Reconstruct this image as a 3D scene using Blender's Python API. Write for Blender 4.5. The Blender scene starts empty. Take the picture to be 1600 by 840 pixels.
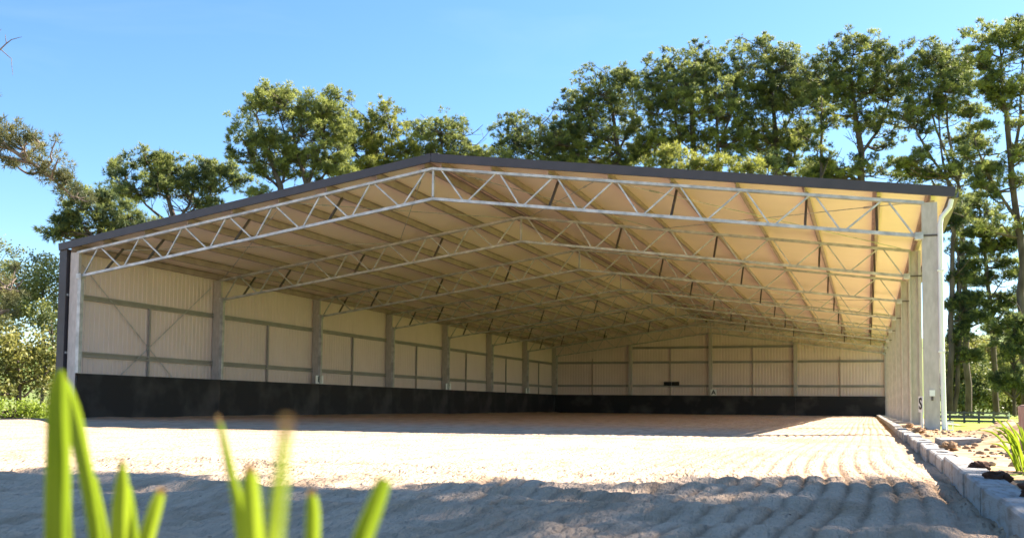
import bpy, bmesh, math, random
import numpy as np
from mathutils import Vector, Matrix
R = math.radians
sc = bpy.context.scene
col = sc.collection

# ------------------------------------------------------------------ camera
F_PX, YAW, PIT, ROLL, CVY = 1501.54, -0.35363, 0.0553, 0.0096, 549.3
CAM = np.array([9.6691, -20.6494, 0.4903])
_R = np.array([math.cos(YAW), -math.sin(YAW), 0.0]); _F0 = np.array([math.sin(YAW), math.cos(YAW), 0.0]); _Z = np.array([0, 0, 1.0])
_F = _F0 * math.cos(PIT) + _Z * math.sin(PIT); _U = _Z * math.cos(PIT) - _F0 * math.sin(PIT)
_cr, _sr = math.cos(ROLL), math.sin(ROLL)
_Rr = _cr * _R + _sr * _U; _Ur = _cr * _U - _sr * _R
cam_d = bpy.data.cameras.new('camera'); cam = bpy.data.objects.new('camera', cam_d); col.objects.link(cam)
m = Matrix(((_Rr[0], _Ur[0], -_F[0], CAM[0]), (_Rr[1], _Ur[1], -_F[1], CAM[1]), (_Rr[2], _Ur[2], -_F[2], CAM[2]), (0, 0, 0, 1)))
cam.matrix_world = m
cam_d.sensor_width = 36.0; cam_d.lens = 36.0 * F_PX / 1600.0
cam_d.shift_y = (CVY - 420.0) / 1600.0
cam_d.clip_start = 0.05; cam_d.clip_end = 6000.0
cam_d.dof.use_dof = True; cam_d.dof.focus_distance = 9.0; cam_d.dof.aperture_fstop = 4.2
sc.camera = cam

# ------------------------------------------------------------------ sky and sun
SUN_EL, SUN_AZ = R(39.5), R(39.7)          # azimuth from +Y towards +X
w = bpy.data.worlds.new('World'); sc.world = w; w.use_nodes = True
nt = w.node_tree; bg = nt.nodes['Background']
sky = nt.nodes.new('ShaderNodeTexSky'); sky.sky_type = 'NISHITA'; sky.sun_disc = False
sky.sun_elevation = SUN_EL; sky.sun_rotation = SUN_AZ
sky.altitude = 100; sky.air_density = 1.0; sky.dust_density = 0.25; sky.ozone_density = 3.5
hs = nt.nodes.new('ShaderNodeHueSaturation'); hs.inputs['Saturation'].default_value = 1.15
nt.links.new(sky.outputs[0], hs.inputs['Color']); tcw = nt.nodes.new('ShaderNodeTexCoord'); mpw = nt.nodes.new('ShaderNodeMapping'); mpw.inputs['Scale'].default_value = (2.0, 2.0, 9.0); mpw.inputs['Location'].default_value = (3.1, 1.9, 0.8)
nzw = nt.nodes.new('ShaderNodeTexNoise'); nzw.inputs['Scale'].default_value = 1.6; nzw.inputs['Detail'].default_value = 9; nzw.inputs['Distortion'].default_value = 0.6
rpw = nt.nodes.new('ShaderNodeValToRGB'); rpw.color_ramp.elements[0].position = 0.56; rpw.color_ramp.elements[1].position = 0.82; rpw.color_ramp.elements[1].color = (0.07, 0.07, 0.07, 1)
mxw = nt.nodes.new('ShaderNodeMixRGB'); mxw.inputs[2].default_value = (5.5, 5.9, 6.4, 1)
nt.links.new(tcw.outputs['Generated'], mpw.inputs['Vector']); nt.links.new(mpw.outputs[0], nzw.inputs['Vector']); nt.links.new(nzw.outputs['Fac'], rpw.inputs[0])
nt.links.new(rpw.outputs[0], mxw.inputs[0]); nt.links.new(hs.outputs[0], mxw.inputs[1]); nt.links.new(mxw.outputs[0], bg.inputs['Color']); bg.inputs['Strength'].default_value = 0.056
sd = bpy.data.lights.new('sun', 'SUN'); sd.energy = 4.9; sd.angle = R(0.5); sd.color = (1.0, 0.89, 0.76)
sun = bpy.data.objects.new('sun', sd); col.objects.link(sun)
SDIR = Vector((math.sin(SUN_AZ) * math.cos(SUN_EL), math.cos(SUN_AZ) * math.cos(SUN_EL), math.sin(SUN_EL)))
sun.rotation_euler = SDIR.to_track_quat('Z', 'Y').to_euler(); sun.location = (30, 30, 60)
vs = sc.view_settings; vs.view_transform = 'Standard'; vs.look = 'None'; vs.gamma = 1.0; vs.exposure = 2.3
try: vs.use_curve_mapping = False
except Exception: pass
sc.cycles.max_bounces = 12; sc.cycles.diffuse_bounces = 8; sc.cycles.transparent_max_bounces = 8

# ------------------------------------------------------------------ helpers
def ray(u, v):
    """world direction (unit depth) seen at a point of the 1600x840 photograph; used to measure positions"""
    a, b = u - 800.0, v - CVY
    x = (_cr * a + _sr * b) / F_PX; y = (-_sr * a + _cr * b) / F_PX
    return x * _R - y * _U + _F
def at(u, v, D): return CAM + D * ray(u, v)
def link(name, me, mat=None, parent=None):
    o = bpy.data.objects.new(name, me); col.objects.link(o)
    if mat is not None and me is not None and not me.materials:
        for mm in (mat if isinstance(mat, (list, tuple)) else [mat]): me.materials.append(mm)
    if parent is not None: o.parent = parent
    return o
def tag(o, label=None, cat=None, group=None, kind=None):
    if label: o['label'] = label
    if cat: o['category'] = cat
    if group: o['group'] = group
    if kind: o['kind'] = kind
    return o
def thing(name, label, cat, loc=(0, 0, 0), group=None, rz=0):
    o = link(name, None); o.location = loc; o.rotation_euler.z = rz; o.empty_display_size = 0.2
    return tag(o, label, cat, group)
class MB:
    def __init__(s): s.v = []; s.f = []; s.mi = []
    def add(s, vs_, fs, mi=0):
        n = len(s.v); s.v += [tuple(map(float, q)) for q in vs_]
        s.f += [tuple(i + n for i in f) for f in fs]; s.mi += [mi] * len(fs)
    def box(s, x0, x1, y0, y1, z0, z1, mi=0):
        s.add([(x0, y0, z0), (x1, y0, z0), (x1, y1, z0), (x0, y1, z0), (x0, y0, z1), (x1, y0, z1), (x1, y1, z1), (x0, y1, z1)],
              [(0, 3, 2, 1), (4, 5, 6, 7), (0, 1, 5, 4), (1, 2, 6, 5), (2, 3, 7, 6), (3, 0, 4, 7)], mi)
    def bar(s, a, b, wd, ht, up=(0, 0, 1), mi=0):
        """box section bar from a to b; wd along side, ht along up"""
        a, b = Vector(a), Vector(b); d = (b - a).normalized(); u = Vector(up)
        sd_ = d.cross(u)
        if sd_.length < 1e-4: sd_ = d.cross(Vector((1, 0, 0)))
        sd_.normalize(); u = sd_.cross(d).normalized()
        p = []
        for c in (a, b):
            for sx, sz in ((-1, -1), (1, -1), (1, 1), (-1, 1)): p.append(c + sd_ * (sx * wd / 2) + u * (sz * ht / 2))
        s.add(p, [(0, 1, 2, 3), (7, 6, 5, 4), (0, 4, 5, 1), (1, 5, 6, 2), (2, 6, 7, 3), (3, 7, 4, 0)], mi)
    def tube(s, pts, rad, n=6, mi=0, cap=True):
        pts = [Vector(q) for q in pts]; k0 = len(s.v); prev = None
        for i, q in enumerate(pts):
            t = (pts[min(i + 1, len(pts) - 1)] - pts[max(i - 1, 0)])
            if t.length < 1e-6: t = Vector((0, 0, 1))
            t.normalize()
            a = t.orthogonal().normalized() if prev is None else (prev - t * prev.dot(t)).normalized()
            prev = a; b = t.cross(a); r = rad[i] if hasattr(rad, '__len__') else rad
            for k in range(n):
                an = 2 * math.pi * k / n; s.v.append(tuple(q + a * (r * math.cos(an)) + b * (r * math.sin(an))))
        for i in range(len(pts) - 1):
            for k in range(n):
                k2 = (k + 1) % n
                s.f.append((k0 + i * n + k, k0 + i * n + k2, k0 + (i + 1) * n + k2, k0 + (i + 1) * n + k)); s.mi.append(mi)
        if cap:
            s.f.append(tuple(k0 + k for k in reversed(range(n)))); s.f.append(tuple(k0 + (len(pts) - 1) * n + k for k in range(n))); s.mi += [mi, mi]
    def mesh(s, name):
        me = bpy.data.meshes.new(name); me.from_pydata(s.v, [], s.f)
        if any(s.mi): me.polygons.foreach_set('material_index', s.mi)
        me.update(); return me
    def build(s, name, mat, parent=None, smooth=False):
        me = s.mesh(name)
        if smooth: me.polygons.foreach_set('use_smooth', [True] * len(me.polygons))
        return link(name, me, mat, parent)
def fast_mesh(name, verts, faces, smooth=False, attr=None):
    """verts (N,3), faces (M,k) numpy"""
    me = bpy.data.meshes.new(name); N = len(verts); M, k = faces.shape
    me.vertices.add(N); me.vertices.foreach_set('co', np.ascontiguousarray(verts, dtype=np.float32).ravel())
    me.loops.add(M * k); me.loops.foreach_set('vertex_index', np.ascontiguousarray(faces, dtype=np.int32).ravel())
    me.polygons.add(M); me.polygons.foreach_set('loop_start', np.arange(0, M * k, k, dtype=np.int32))
    me.polygons.foreach_set('loop_total', np.full(M, k, dtype=np.int32))
    if smooth: me.polygons.foreach_set('use_smooth', np.ones(M, dtype=bool))
    if attr is not None:
        at_ = me.attributes.new('tint', 'FLOAT', 'FACE'); at_.data.foreach_set('value', np.asarray(attr, dtype=np.float32))
    me.update(calc_edges=True); me.validate(); return me
def vnoise(x, y, seed=0):
    """smooth value noise on arrays, about -1..1"""
    xi = np.floor(x).astype(np.int64); yi = np.floor(y).astype(np.int64); fx = x - xi; fy = y - yi
    fx = fx * fx * (3 - 2 * fx); fy = fy * fy * (3 - 2 * fy)
    def h(a, b):
        n = (a * 374761393 + b * 668265263 + seed * 974634777) & 0xffffffff
        n = ((n ^ (n >> 13)) * 1274126177) & 0xffffffff
        return ((n ^ (n >> 16)) & 0xffff) / 32767.5 - 1.0
    return (h(xi, yi) * (1 - fx) + h(xi + 1, yi) * fx) * (1 - fy) + (h(xi, yi + 1) * (1 - fx) + h(xi + 1, yi + 1) * fx) * fy
def fbm(x, y, seed=0, oct=4):
    r = 0; a = 1.0; t = 0
    for k in range(oct): r = r + a * vnoise(x * 2 ** k + 17.3 * k, y * 2 ** k - 9.1 * k, seed + k); t += a; a *= 0.55
    return r / t
def grid_mesh(name, X, Y, hf, smooth=True):
    XX, YY = np.meshgrid(X, Y); ZZ = hf(XX, YY)
    v = np.stack([XX.ravel(), YY.ravel(), ZZ.ravel()], 1); nx, ny = len(X), len(Y)
    i = (np.arange(ny - 1)[:, None] * nx + np.arange(nx - 1)[None, :]).ravel()
    return fast_mesh(name, v, np.stack([i, i + 1, i + nx + 1, i + nx], 1), smooth)

# ------------------------------------------------------------------ materials
def mat(name, base, rough=0.6, metal=0.0, spec=0.3, var=0.0, scale=4.0, col2=None, bump=0.0, bscale=60.0, stretch=None, trans=0.0, coord='Object', detail=6.0, bdist=0.02, fac=(0.35, 0.65)):
    m_ = bpy.data.materials.new(name); m_.use_nodes = True; n = m_.node_tree.nodes; l = m_.node_tree.links
    b = n['Principled BSDF']; b.inputs['Roughness'].default_value = rough; b.inputs['Metallic'].default_value = metal
    b.inputs['Specular IOR Level'].default_value = spec; b.inputs['Base Color'].default_value = (*base, 1)
    tc = n.new('ShaderNodeTexCoord'); src = tc.outputs[coord]
    if stretch:
        mp = n.new('ShaderNodeMapping'); mp.inputs['Scale'].default_value = stretch; l.new(src, mp.inputs['Vector']); src = mp.outputs[0]
    if col2 is None and var: col2 = tuple(max(0, c * (1 - var)) for c in base)
    if col2 is not None:
        nz = n.new('ShaderNodeTexNoise'); nz.inputs['Scale'].default_value = scale; nz.inputs['Detail'].default_value = detail; l.new(src, nz.inputs['Vector'])
        rp = n.new('ShaderNodeValToRGB'); rp.color_ramp.elements[0].position = fac[0]; rp.color_ramp.elements[1].position = fac[1]
        rp.color_ramp.elements[0].color = (*base, 1); rp.color_ramp.elements[1].color = (*col2, 1)
        l.new(nz.outputs['Fac'], rp.inputs[0]); l.new(rp.outputs[0], b.inputs['Base Color'])
    if bump:
        nz2 = n.new('ShaderNodeTexNoise'); nz2.inputs['Scale'].default_value = bscale; nz2.inputs['Detail'].default_value = 8.0; l.new(src, nz2.inputs['Vector'])
        bp = n.new('ShaderNodeBump'); bp.inputs['Strength'].default_value = bump; bp.inputs['Distance'].default_value = bdist; l.new(nz2.outputs['Fac'], bp.inputs['Height']); l.new(bp.outputs[0], b.inputs['Normal'])
    return m_
def leaf_mat(name, c0, c1, trans=0.35, rough=0.55, spec=0.25):
    """foliage: colour varies from clump to clump by the 'tint' attribute; thin leaves let light through"""
    m_ = bpy.data.materials.new(name); m_.use_nodes = True; n = m_.node_tree.nodes; l = m_.node_tree.links
    b = n['Principled BSDF']; b.inputs['Roughness'].default_value = rough; b.inputs['Specular IOR Level'].default_value = spec
    a = n.new('ShaderNodeAttribute'); a.attribute_name = 'tint'
    rp = n.new('ShaderNodeValToRGB'); rp.color_ramp.elements[0].color = (*c0, 1); rp.color_ramp.elements[1].color = (*c1, 1)
    l.new(a.outputs['Fac'], rp.inputs[0]); l.new(rp.outputs[0], b.inputs['Base Color'])
    t = n.new('ShaderNodeBsdfTranslucent'); l.new(rp.outputs[0], t.inputs['Color'])
    mx = n.new('ShaderNodeMixShader'); mx.inputs[0].default_value = trans
    l.new(b.outputs[0], mx.inputs[1]); l.new(t.outputs[0], mx.inputs[2]); l.new(mx.outputs[0], n['Material Output'].inputs['Surface'])
    return m_
M = {}
M['sand'] = mat('sand', (0.54, 0.40, 0.285), 0.95, spec=0.1, col2=(0.36, 0.25, 0.16), bump=1.0, bscale=24, detail=12, bdist=0.055, scale=2.2, fac=(0.46, 0.74), stretch=(1.6, 0.6, 1))
def groove_shade_and_crumbs(m_):      # shade of the harrow grooves painted in by 'tint', with tan patches, and small dark crumbs lie about
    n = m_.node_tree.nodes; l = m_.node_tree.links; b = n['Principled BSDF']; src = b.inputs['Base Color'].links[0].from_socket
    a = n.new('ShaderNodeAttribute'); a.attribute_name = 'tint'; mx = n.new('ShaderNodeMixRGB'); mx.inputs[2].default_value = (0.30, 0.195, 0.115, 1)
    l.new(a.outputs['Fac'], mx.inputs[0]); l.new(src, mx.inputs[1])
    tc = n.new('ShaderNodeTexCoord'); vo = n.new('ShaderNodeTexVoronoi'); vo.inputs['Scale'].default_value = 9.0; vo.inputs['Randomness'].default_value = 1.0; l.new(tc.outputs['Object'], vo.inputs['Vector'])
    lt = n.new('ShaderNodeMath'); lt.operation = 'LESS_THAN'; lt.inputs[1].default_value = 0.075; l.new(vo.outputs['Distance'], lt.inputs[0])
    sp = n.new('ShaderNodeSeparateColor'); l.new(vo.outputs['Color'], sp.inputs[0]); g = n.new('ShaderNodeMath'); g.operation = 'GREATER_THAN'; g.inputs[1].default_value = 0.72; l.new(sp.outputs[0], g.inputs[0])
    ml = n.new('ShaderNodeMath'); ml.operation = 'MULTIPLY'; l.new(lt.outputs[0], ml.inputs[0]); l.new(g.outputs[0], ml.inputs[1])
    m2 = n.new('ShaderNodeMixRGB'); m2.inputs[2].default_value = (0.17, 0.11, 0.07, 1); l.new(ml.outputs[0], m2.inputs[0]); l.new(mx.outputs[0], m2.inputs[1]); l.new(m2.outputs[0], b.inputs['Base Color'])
groove_shade_and_crumbs(M['sand'])
M['soil'] = mat('soil', (0.25, 0.14, 0.07), 0.95, spec=0.1, col2=(0.42, 0.31, 0.20), scale=3.0, bump=1.0, bscale=14)
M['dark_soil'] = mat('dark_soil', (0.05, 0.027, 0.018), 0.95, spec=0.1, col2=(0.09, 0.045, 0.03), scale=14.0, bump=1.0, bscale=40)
M['grass'] = mat('grass', (0.21, 0.30, 0.025), 0.9, spec=0.1, col2=(0.31, 0.36, 0.05), scale=0.8, bump=0.8, bscale=9)
M['hill'] = mat('hill_grass', (0.13, 0.19, 0.05), 0.9, spec=0.1, col2=(0.20, 0.23, 0.08), scale=0.03)
M['field'] = mat('field', (0.12, 0.15, 0.04), 0.9, spec=0.1, col2=(0.2, 0.19, 0.08), scale=0.05)
M['galv'] = mat('galvanised_steel', (0.56, 0.555, 0.55), 0.48, 0.35, 0.5, col2=(0.33, 0.33, 0.33), scale=5.0, detail=8)
M['galv_col'] = mat('galvanised_column', (0.50, 0.455, 0.43), 0.55, 0.15, 0.5, col2=(0.41, 0.37, 0.345), scale=5.0, stretch=(3, 3, 0.9), detail=8)
M['purlin'] = mat('purlin_steel', (0.40, 0.31, 0.285), 0.6, 0.0, 0.3, var=0.2, scale=3)
M['girt'] = mat('girt_steel', (0.36, 0.335, 0.31), 0.5, 0.2, 0.4, var=0.15, scale=3)
M['darksteel'] = mat('dark_brace_steel', (0.12, 0.10, 0.09), 0.5, 0.3, 0.4, var=0.3)
M['lining'] = mat('roof_lining', (0.94, 0.79, 0.675), 0.5, 0.0, 0.3, var=0.05, scale=0.7, bump=0.10, bscale=1.2)
M['clad_in'] = mat('cladding_inside', (0.75, 0.605, 0.56), 0.45, 0.0, 0.4, var=0.1, scale=0.6)
M['clad_out'] = mat('cladding_outside', (0.055, 0.048, 0.056), 0.4, 0.0, 0.4, var=0.15)
M['kick'] = mat('kickboard', (0.012, 0.0115, 0.014), 0.6, 0.0, 0.35, col2=(0.10, 0.09, 0.085), scale=0.8, detail=10, fac=(0.5, 0.85))
M['concrete'] = mat('concrete', (0.38, 0.365, 0.345), 0.9, spec=0.15, col2=(0.23, 0.185, 0.14), scale=5, bump=0.8, bscale=40, detail=10, coord='Generated', fac=(0.48, 0.72))
M['white'] = mat('white_plastic', (0.80, 0.80, 0.78), 0.35, spec=0.4, var=0.06)
M['black'] = mat('black_paint', (0.012, 0.012, 0.012), 0.5)
M['bark'] = mat('bark', (0.065, 0.05, 0.042), 0.95, spec=0.1, col2=(0.15, 0.12, 0.10), scale=2.5, stretch=(1, 1, 0.3), bump=0.8, bscale=8)
M['palebark'] = mat('pale_bark', (0.25, 0.21, 0.18), 0.9, spec=0.1, col2=(0.13, 0.10, 0.085), scale=3, stretch=(1, 1, 0.3), bump=0.6, bscale=8)
M['timber'] = mat('weathered_timber', (0.11, 0.10, 0.10), 0.9, spec=0.1, col2=(0.2, 0.185, 0.18), scale=4, stretch=(1, 6, 6))
M['stake'] = mat('stake_timber', (0.42, 0.31, 0.25), 0.85, spec=0.15, col2=(0.30, 0.17, 0.14), scale=6, stretch=(4, 4, 0.6), bump=0.4, bscale=30)
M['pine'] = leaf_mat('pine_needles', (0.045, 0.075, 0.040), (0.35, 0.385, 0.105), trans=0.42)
M['pine_gold'] = leaf_mat('golden_pine_needles', (0.06, 0.09, 0.03), (0.39, 0.40, 0.085), trans=0.42)
M['pine_dull'] = leaf_mat('dull_pine_needles', (0.075, 0.095, 0.045), (0.22, 0.21, 0.08))
M['gum'] = leaf_mat('olive_leaves', (0.075, 0.10, 0.03), (0.30, 0.31, 0.085))
M['gum_pale'] = leaf_mat('pale_olive_leaves', (0.08, 0.095, 0.025), (0.30, 0.285, 0.07))
M['lime'] = leaf_mat('lime_leaves', (0.12, 0.19, 0.02), (0.30, 0.38, 0.05))
M['blade'] = leaf_mat('strap_leaf', (0.10, 0.165, 0.008), (0.25, 0.335, 0.022), trans=0.5, rough=0.4, spec=0.35)
M['blade_tip'] = mat('dry_leaf_tip', (0.50, 0.33, 0.15), 0.8, spec=0.1, var=0.3, scale=30)

# ------------------------------------------------------------------ ground
BAY, NB = 6.2366, 7
L = BAY * NB                                    # 43.66 m, back wall
rng = np.random.default_rng(7)
def sand_h(x, y, tint=False):
    near = np.clip((-9.0 - y) / 5.0, 0, 1)
    wob = 0.10 * fbm(x * 0.12, y * 0.12, 3, 3) + 0.10 * near * np.sin(y * 0.55)
    SPC = 0.135; ph = (x + wob + 0.012 * fbm(x * 3, y * 2.0, 5, 2)) * 2 * np.pi / SPC
    fr = np.abs(((ph / (2 * np.pi)) % 1.0) - 0.5) * SPC
    fur = 0.35 * np.cos(ph + np.pi) - 2.0 * np.exp(-(((SPC / 2 - fr) / 0.017) ** 2)) * np.clip(0.75 + 0.9 * fbm(x * 2, y * 1.2, 13, 3), 0.1, 1.4) + 0.3
    amp = 0.014 * (0.55 + 0.45 * fbm(x * 0.5, y * 0.25, 11, 3))
    amp = amp * np.clip((x - 1.0) / 5.0, 0.25, 1.0) * (1 + np.clip((-12.8 - y) / 1.0, 0, 1) * (np.clip((x - 6.5) / 1.5, 0, 1) * 0.75 - 0.5 + 0.5 * fbm(x * 1.5, y * 1.5, 15, 3)))
    turn = np.exp(-((y + 6.2 + 0.25 * np.sin(x * 1.3)) / 0.9) ** 2)
    turn2 = np.exp(-((y + 2.5) / 0.35) ** 2) * 0.6
    amp = amp * (1 - 0.85 * np.clip(turn + turn2, 0, 1))
    groove = np.exp(-(((SPC / 2 - fr) / 0.022) ** 2))  # mask for the shade painted along the grooves
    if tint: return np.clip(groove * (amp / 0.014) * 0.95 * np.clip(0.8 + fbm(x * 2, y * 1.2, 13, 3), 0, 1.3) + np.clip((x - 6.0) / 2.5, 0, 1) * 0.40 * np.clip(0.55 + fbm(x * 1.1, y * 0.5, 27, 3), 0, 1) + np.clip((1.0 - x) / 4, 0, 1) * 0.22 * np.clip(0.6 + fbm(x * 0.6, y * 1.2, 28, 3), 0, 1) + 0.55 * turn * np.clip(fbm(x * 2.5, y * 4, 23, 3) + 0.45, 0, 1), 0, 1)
    h = fur * amp
    h = h + 0.013 * turn * fbm(x * 3.0, y * 3.0, 21, 3) * 1.4 - 0.010 * np.exp(-((y + 5.35) / 0.10) ** 2) * np.clip(x - 6, 0, 1)
    h = h + 0.008 * fbm(x * 7, y * 7, 31, 3) + 0.006 * fbm(x * 19, y * 15, 33, 2) + 0.02 * fbm(x * 0.35, y * 0.35, 41, 3)
    # cross waves in the trampled sand near the edge of the arena
    cw = np.clip((-13.0 - y) / 1.0, 0, 1)
    h = h + cw * (0.022 * fbm(x * 2.0, y * 3.0, 51, 3) + 0.022 * fbm(x * 3.0, y * 9.0, 53, 3) + 0.022 * np.sin(y * 11 + 2.5 * fbm(x * 1.2, y * 0.6, 55, 2)) * np.clip(fbm(x * 0.9, y * 0.9, 57, 2) + 0.5, 0, 1))
    # bank against the left kick board, trench along the kerb
    h = h + 0.05 * np.exp(-((x + 10.7) / 0.25) ** 2) * (0.7 + 0.6 * fbm(x * 0, y * 0.8, 61, 3))
    h = h - 0.03 * np.exp(-((x - 10.12) / 0.12) ** 2)
    h = h + 0.11 * np.exp(-((x + 5.9) / 0.7) ** 2) * np.clip((-5.3 - y) / 0.8, 0, 1) * (1 + 0.15 * fbm(x, y * 1.5, 63, 3))
    return h
Xs = np.concatenate([np.arange(-11.0, 2.0, 0.10), np.arange(2.0, 5.0, 0.03), np.arange(5.0, 10.23, 0.0135)])
Ys = np.concatenate([np.arange(-19.0, -12.5, 0.03), np.arange(-12.5, -11.0, 0.06), np.arange(-11.0, -1.0, 0.10), np.arange(-1.0, L + 0.2, 0.45)])
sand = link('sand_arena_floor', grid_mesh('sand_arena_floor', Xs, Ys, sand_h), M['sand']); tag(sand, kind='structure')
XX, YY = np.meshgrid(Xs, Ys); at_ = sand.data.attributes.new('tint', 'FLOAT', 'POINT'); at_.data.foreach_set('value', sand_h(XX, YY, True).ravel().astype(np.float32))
o = link('bounce_strip', grid_mesh('bounce_strip', np.linspace(11.08, 12.3, 12), np.linspace(8.0, 46, 50), lambda x, y: 0.085 + 0.02 * fbm(x * 2, y * 2, 78, 3) - 0.06 * np.clip((x - 11.8) / 0.5, 0, 1)), M['sand']); tag(o, kind='structure')  # unseen pale strip, added to bounce sunlight up onto the roof lining
# left shoulder of the arena pad, falling away
def shoulder_h(x, y): return np.where(x > -11.02, sand_h(np.full_like(x, -11.0), y), 0) - 0.005 - 0.7 * np.clip((-11.0 - x) / 2.5, 0, 1) ** 1.5 + 0.03 * fbm(x, y, 5, 3) * (x < -11.02)
o = link('pad_shoulder', grid_mesh('pad_shoulder', np.linspace(-14, -11.0, 12), np.linspace(-19, 46, 66), shoulder_h), M['sand']); tag(o, kind='structure')
# bed the camera stands in, given pale sand to bounce more light
def bed_h(x, y): return 0.0 + 0.03 * fbm(x * 1.5, y * 1.5, 71, 4) - 0.01
o = link('garden_bed', grid_mesh('garden_bed', np.arange(-14, 10.2, 0.25), np.arange(-40, -18.9, 0.25), bed_h), M['sand']); tag(o, kind='structure')
o = link('bounce_yard', grid_mesh('bounce_yard', np.linspace(-46, -13.0, 40), np.linspace(-46, -3, 50), lambda x, y: -0.66 + 0.05 * fbm(x * 0.5, y * 0.5, 77, 3)), M['sand']); tag(o, kind='structure')  # unseen pale sheet, put in to throw sunlight back into the shed
# ground to the right: soil next to the kerb, lawn beyond
def right_h(x, y):
    d = np.hypot(x - 10, y + 20)
    return 0.07 - 0.42 * np.clip((d - 25) / 40, 0, 1) + 0.02 * fbm(x * 0.7, y * 0.7, 81, 3)
def soil_h(x, y):
    xb = 12.7 - 1.3 * np.clip((y + 5.0) / 3.0, 0, 1) + 0.25 * fbm(x * 0 + 3.3, y * 0.8, 95, 3); e = np.clip((xb - x) / 0.5, 0, 1)
    mound = 0.20 * np.exp(-((x - 11.75) / 0.55) ** 2 - ((y + 4.6) / 2.2) ** 2) + 0.10 * np.exp(-((x - 11.2) / 0.4) ** 2 - ((y + 8.2) / 1.0) ** 2)
    r = fbm(x * 2.2, y * 2.2, 91, 5)
    return right_h(x, y) + e * (0.03 * r + mound * (1 + 0.7 * r)) + 0.012 - 0.05 * (1 - e)
o = link('soil_strip', grid_mesh('soil_strip', np.arange(10.38, 13.4, 0.05), np.concatenate([np.arange(-19, 0, 0.07), np.arange(0, 50, 0.4)]), soil_h), M['soil']); tag(o, kind='structure')
o = link('lawn', grid_mesh('lawn', np.concatenate([np.arange(10.40, 30, 0.7), np.arange(30, 160, 6)]), np.concatenate([np.arange(-60, 60, 1.5), np.arange(60, 240, 6)]), right_h), M['grass']); tag(o, kind='structure')
rr = np.array([0, 60, 200, 600, 1500, 4000.0]); aa = np.linspace(0, 2 * np.pi, 49)
o = link('field', fast_mesh('field', np.array([(r_ * math.cos(a), r_ * math.sin(a), -0.85) for r_ in rr[1:] for a in aa[:-1]] + [(0, 0, -0.85)]),
    np.array([(k * 48 + i, k * 48 + (i + 1) % 48, (k + 1) * 48 + (i + 1) % 48, (k + 1) * 48 + i) for k in range(4) for i in range(48)])), M['field']); tag(o, kind='structure')
b_ = MB(); b_.add([(60 * math.cos(a), 60 * math.sin(a), -0.86) for a in aa[:-1]], [tuple(range(48))]); o = b_.build('field_centre', M['field']); tag(o, kind='structure')
def hill_h(x, y):
    a = np.clip((y - 110) / 150, 0, 1); s = a * a * (3 - 2 * a)
    return -0.9 + s * (20 + 5 * fbm(x * 0.006, y * 0.006, 14, 3))
o = link('grassy_hill', grid_mesh('grassy_hill', np.linspace(-260, 420, 60), np.linspace(100, 420, 40), hill_h), M['hill']); tag(o, kind='structure')

# ------------------------------------------------------------------ the shed
HX = 11.04
def zt(x): return 6.104 - 0.1406 * abs(x)        # top chord
def zb(x): return 5.384 - (5.384 - 3.958) / 10.5 * min(abs(x), 10.65)
shed = thing('riding_arena_shed', 'big open fronted gabled steel riding arena shed with black kickboards', 'shed', (0, 0, 0))
TOPN = [0.25 + 1.4 * k for k in range(1, 8)]     # top nodes
BOTN = [0.15 + 1.4 * (k + 0.5) for k in range(8)]
def cchan(mb, x0, x1, y, y2, z0, z1, t=0.012):    # channel, web facing -y, flanges running back
    mb.box(x0, x1, y, y + t, z0, z1); mb.box(x0, x0 + t, y + t, y2, z0, z1); mb.box(x1 - t, x1, y + t, y2, z0, z1)
# --- trusses: one set of meshes, shared by the eight frames
tm = {}
b_ = MB()
for s in (-1, 1):
    for oy in (-0.045, 0.045):
        b_.bar((0, oy, zt(0)), (s * 10.78, oy, zt(10.78)), 0.04, 0.062)
tm['truss'] = b_.mesh('truss')
for s in (-1, 1):
    b_ = MB(); b_.bar((s * 0.002, 0, zb(0)), (s * 10.74, 0, zb(10.74) - 0.012), 0.075, 0.068)
    b_.box(*(sorted((s * 10.60, s * 10.76))), -0.09, 0.09, zb(10.65) - 0.08, zb(10.65) + 0.06)
    tm['bottom_chord', s] = b_.mesh('bottom_chord')
webs = []
for s in (-1, 1):
    seq = [(0.14, zt(0.14), 't')]
    for k in range(8):
        seq.append((BOTN[k], zb(BOTN[k]), 'b'))
        if k < 7: seq.append((TOPN[k], zt(TOPN[k]), 't'))
    for i in range(len(seq) - 1):
        (xa, za, ta), (xb, zb_, tb) = seq[i], seq[i + 1]
        xo = 0.05; xa2 = xa + xo * (1 if xb > xa else -1); xb2 = xb - xo
        b_ = MB(); b_.bar((s * xa2, 0, za), (s * xb2, 0, zb_), 0.034, 0.034, up=(0, 1, 0)); webs.append(b_.mesh('web'))
b_ = MB(); b_.bar((0, 0, zb(0) + 0.05), (0, 0, zt(0) - 0.04), 0.05, 0.05, up=(0, 1, 0)); tm['king'] = b_.mesh('king_post')
tm['splice'] = []                                   # bolted splice plates on the bottom chord
for x in (-8.2, -2.2, 1.5, 9.4):
    b_ = MB(); b_.bar((x - 0.2, 0, zb(x - 0.2) - 0.006), (x + 0.2, 0, zb(x + 0.2) - 0.006), 0.085, 0.05)
    tm['splice'].append(b_.mesh('splice_plate'))
braces = []
for s in (-1, 1):
    for k in (1, 3, 5, 6):
        x = s * (TOPN[k] - 0.15); b_ = MB(); b_.bar((x, 0.06, zb(x) + 0.02), (x, 0.72, zt(x) + 0.05), 0.05, 0.05, up=(1, 0, 0)); braces.append(b_.mesh('fly_brace'))
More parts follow.
